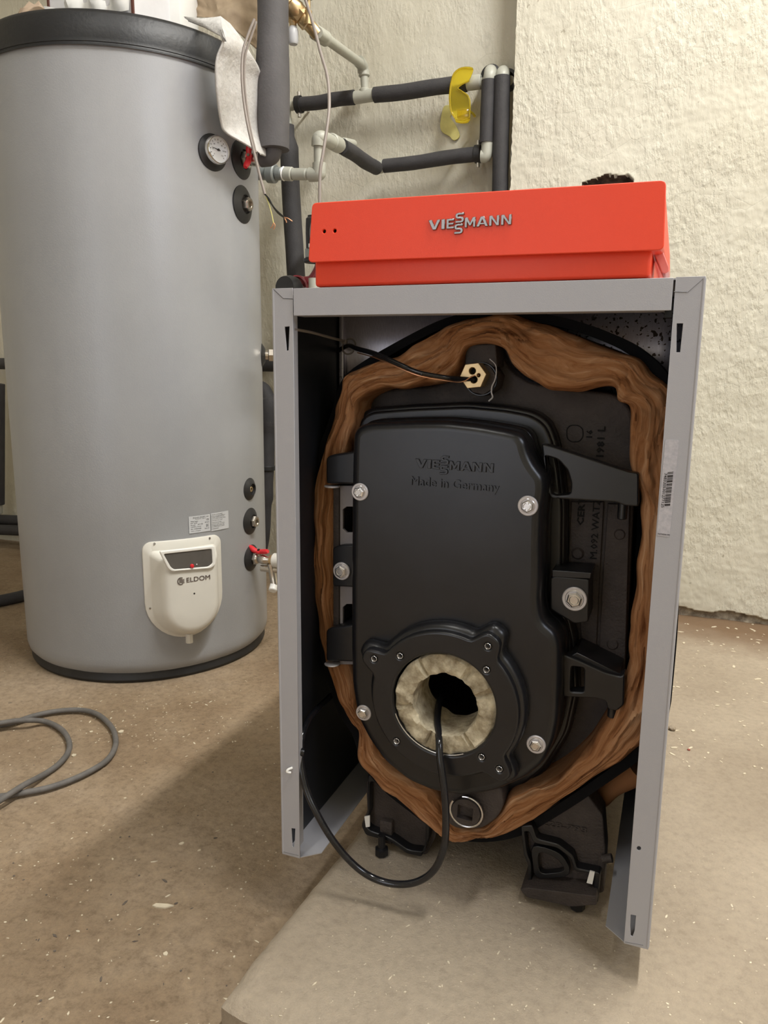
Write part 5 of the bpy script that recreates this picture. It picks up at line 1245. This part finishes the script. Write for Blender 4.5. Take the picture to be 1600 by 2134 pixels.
# yellow safety goggles hooked over the pipe
gg = thing('safety_goggles', 'transparent yellow safety goggles hanging on the upper wall pipe', 'goggles', tuple(ony(960, 255, 1.54)))
GY = PY - 0.036
GO = [(985, 141), (962, 140), (945, 152), (938, 175), (935, 205), (938, 232), (947, 247), (952, 256), (972, 257), (979, 248), (978, 225), (976, 205), (970, 195), (958, 188), (954, 184), (962, 176), (975, 170), (983, 156)]
me = curve_mesh([smooth_loop(XZ(GO, GY), 3)], 0.003, 0.0008, 1)
bm = bmesh.new(); bm.from_mesh(me); bpy.data.meshes.remove(me); bmesh.ops.subdivide_edges(bm, edges=bm.edges[:], cuts=1)
gcx = ony(956, 200, GY)
for v in bm.verts: v.co = Vector((v.co.x, GY - v.co.z, v.co.y))
bm2('lens_shield', bm, 'goggle', gg)
tube('brow_rim', [ony(u, v, GY - 0.004) for u, v in [(985, 144), (962, 143), (947, 153), (940, 175), (937, 205), (940, 232), (948, 246)]], 0.0022, 'goggle', gg, 8)
tube('nose_rim', [ony(u, v, GY - 0.004) for u, v in [(978, 168), (962, 176), (954, 184), (962, 190), (975, 200), (979, 215), (978, 245)]], 0.0020, 'goggle', gg, 8)
for q in ((950, 249), (950, 254)): tube('end_ridge', [ony(q[0], q[1], GY - 0.004), ony(965, q[1] + 2, GY - 0.005), ony(980, q[1] - 5, GY - 0.004)], 0.0016, 'goggle', gg, 8)
box('hinge_block', tuple(ony(952, 246, GY) + Vector((0, -0.002, 0))), tuple(ony(979, 226, GY) + Vector((0, 0.008, 0))), 'goggle', gg, 0.002)
tube('temple_arm', [ony(975, 230, GY), ony(984, 236, GY + 0.03), ony(989, 242, GY + 0.05)], 0.004, 'goggle', gg, 8)
# yellow patch painted for the reflected, see-through goggle arm on the plaster
SO = [(925, 222), (938, 220), (944, 232), (938, 244), (950, 262), (958, 282), (950, 292), (942, 291), (936, 284), (922, 276), (917, 262), (920, 240)]
s_ = plate('goggle_reflection', [smooth_loop(XZ(SO, BACK - 0.006), 3)], BACK - 0.008, BACK - 0.002, 'yellowpatch', None, 0.001)
tag(s_, 'pale yellow painted reflection on the plaster below the goggles', 'painted reflection')

# ================================================================ FLOOR ITEMS
r_c = 0.0058
loop = [(-260, 1600), (-140, 1545), (-40, 1518), (20, 1508), (70, 1492), (120, 1482), (170, 1480), (205, 1490), (232, 1515), (241, 1540), (238, 1562), (222, 1585), (190, 1606), (150, 1625), (100, 1642), (50, 1652), (0, 1660),
        (-90, 1668), (-200, 1650), (-260, 1590), (-160, 1540), (-40, 1515), (20, 1504), (60, 1501), (95, 1504), (125, 1518), (142, 1540), (143, 1565), (125, 1590), (95, 1612), (50, 1636), (0, 1668), (-60, 1705)]
pts = []
for k_, (u, v) in enumerate(loop):
    over = 2.0 * r_c if 21 <= k_ <= 23 or k_ >= 30 else 0.0
    pts.append(onz(u, v, FLOOR + 0.003 + r_c + over))
tag(tube('floor_cable', pts, r_c, 'greycable', None, 10, 8), 'dusty grey cable lying in two loops on the brown floor', 'cable')
def stone(name, u, v, r, z, mt, label, cat, sq=0.7):
    p = onz(u, v, z); bm = bmesh.new(); bmesh.ops.create_icosphere(bm, subdivisions=3, radius=1)
    for w_ in bm.verts: w_.co = Vector((p.x + w_.co.x * r * (1 + 0.35 * nz(*w_.co, 1.5)), p.y + w_.co.y * r * (1 + .2 * nz(*w_.co, 2)), z + r * sq * 0.8 + w_.co.z * r * sq))
    return tag(bm2(name, bm, mt, None), label, cat)
stone('pebble', 1401, 1521, 0.0075, SLAB, 'slab', 'small grey pebble lying right of the boiler', 'stone')
M['brick'] = mat('red_brick_chip', (0.30, 0.08, 0.055), 0.85, var=0.15, vscale=60)
stone('brick_chip', 1435, 1564, 0.003, SLAB, 'brick', 'tiny red brick chip on the pale slab right of the boiler', 'chip')
# scattered grit: uncountable flakes
def grit(name, mt, spots, label, zfun):
    bm = bmesh.new()
    for (x, y, s) in spots:
        z = zfun(x, y); a = random.random() * PI; n_ = random.choice((4, 5, 6)); el = random.choice((1, 1, 1.6, 3.2))
        ring_ = [(s * el * math.cos(2 * PI * q / n_) * random.uniform(.6, 1.1), s * math.sin(2 * PI * q / n_) * random.uniform(.6, 1.1)) for q in range(n_)]
        tp_ = [bm.verts.new((x + px_ * math.cos(a) - py_ * math.sin(a), y + px_ * math.sin(a) + py_ * math.cos(a), z + s * 0.35)) for px_, py_ in ring_]
        bt = [bm.verts.new((v.co.x * 1, v.co.y, z - 0.002)) for v in tp_]
        bm.faces.new(tp_)
        for q in range(n_): bm.faces.new((tp_[q], tp_[(q + 1) % n_], bt[(q + 1) % n_], bt[q]))
    o_ = bm2(name, bm, mt, None, smooth=False); tag(o_, label, 'debris', kind='stuff')
def zf(x, y): return FLOOR + 0.003 * nz(x, y, 0, 3) + 0.0012 * nz(x, y, 1, 14)
def zs(x, y): return SLAB + 0.0018 * nz(x, y, 0, 9) + 0.0009 * nz(x, y, 4, 40)
random.seed(11)
sp_l = []; sp_d = []
for _ in range(300):
    u = random.uniform(-40, 560); v = random.uniform(1440, 2200); p = onz(u, v, FLOOR)
    if p.y < -0.24 or p.x < -0.235: (sp_l if random.random() < 0.72 else sp_d).append((p.x, p.y, random.choice((0.0007, 0.0009, 0.0012, 0.0016, 0.0022))))
for u, v, s in ((252, 1527, 0.0075), (155, 1575, 0.006), (190, 1526, 0.004), (335, 1890, 0.006), (378, 1760, 0.005), (345, 1988, 0.005)):
    p = onz(u, v, FLOOR); sp_l.append((p.x, p.y, s))
for _ in range(90):
    u = random.uniform(150, 560); v = random.uniform(1435, 1560); p = onz(u, v, FLOOR); sp_l.append((p.x, p.y, random.choice((0.0012, 0.002))))
grit('pale_floor_grit', 'debris', sp_l, 'pale chips and shavings scattered over the brown floor', zf)
grit('dark_floor_grit', 'debrisdark', sp_d, 'dark crumbs scattered over the brown floor', zf)
sl_ = []
for _ in range(260):
    u = random.uniform(520, 1600); v = random.uniform(1780, 2134); p = onz(u, v, SLAB)
    if p.x > -0.16 and p.y > -0.46: sl_.append((p.x, p.y, random.choice((0.0006, 0.0009, 0.0014))))
for _ in range(110):
    u = random.uniform(1400, 1600); v = 1300 + 330 * random.random() ** 1.6; p = onz(u, v, SLAB); sl_.append((p.x, p.y, random.choice((0.0015, 0.0025, 0.0040))))
grit('pale_slab_grit', 'debris', sl_, 'pale flakes of paint scattered over the concrete slab', zs)
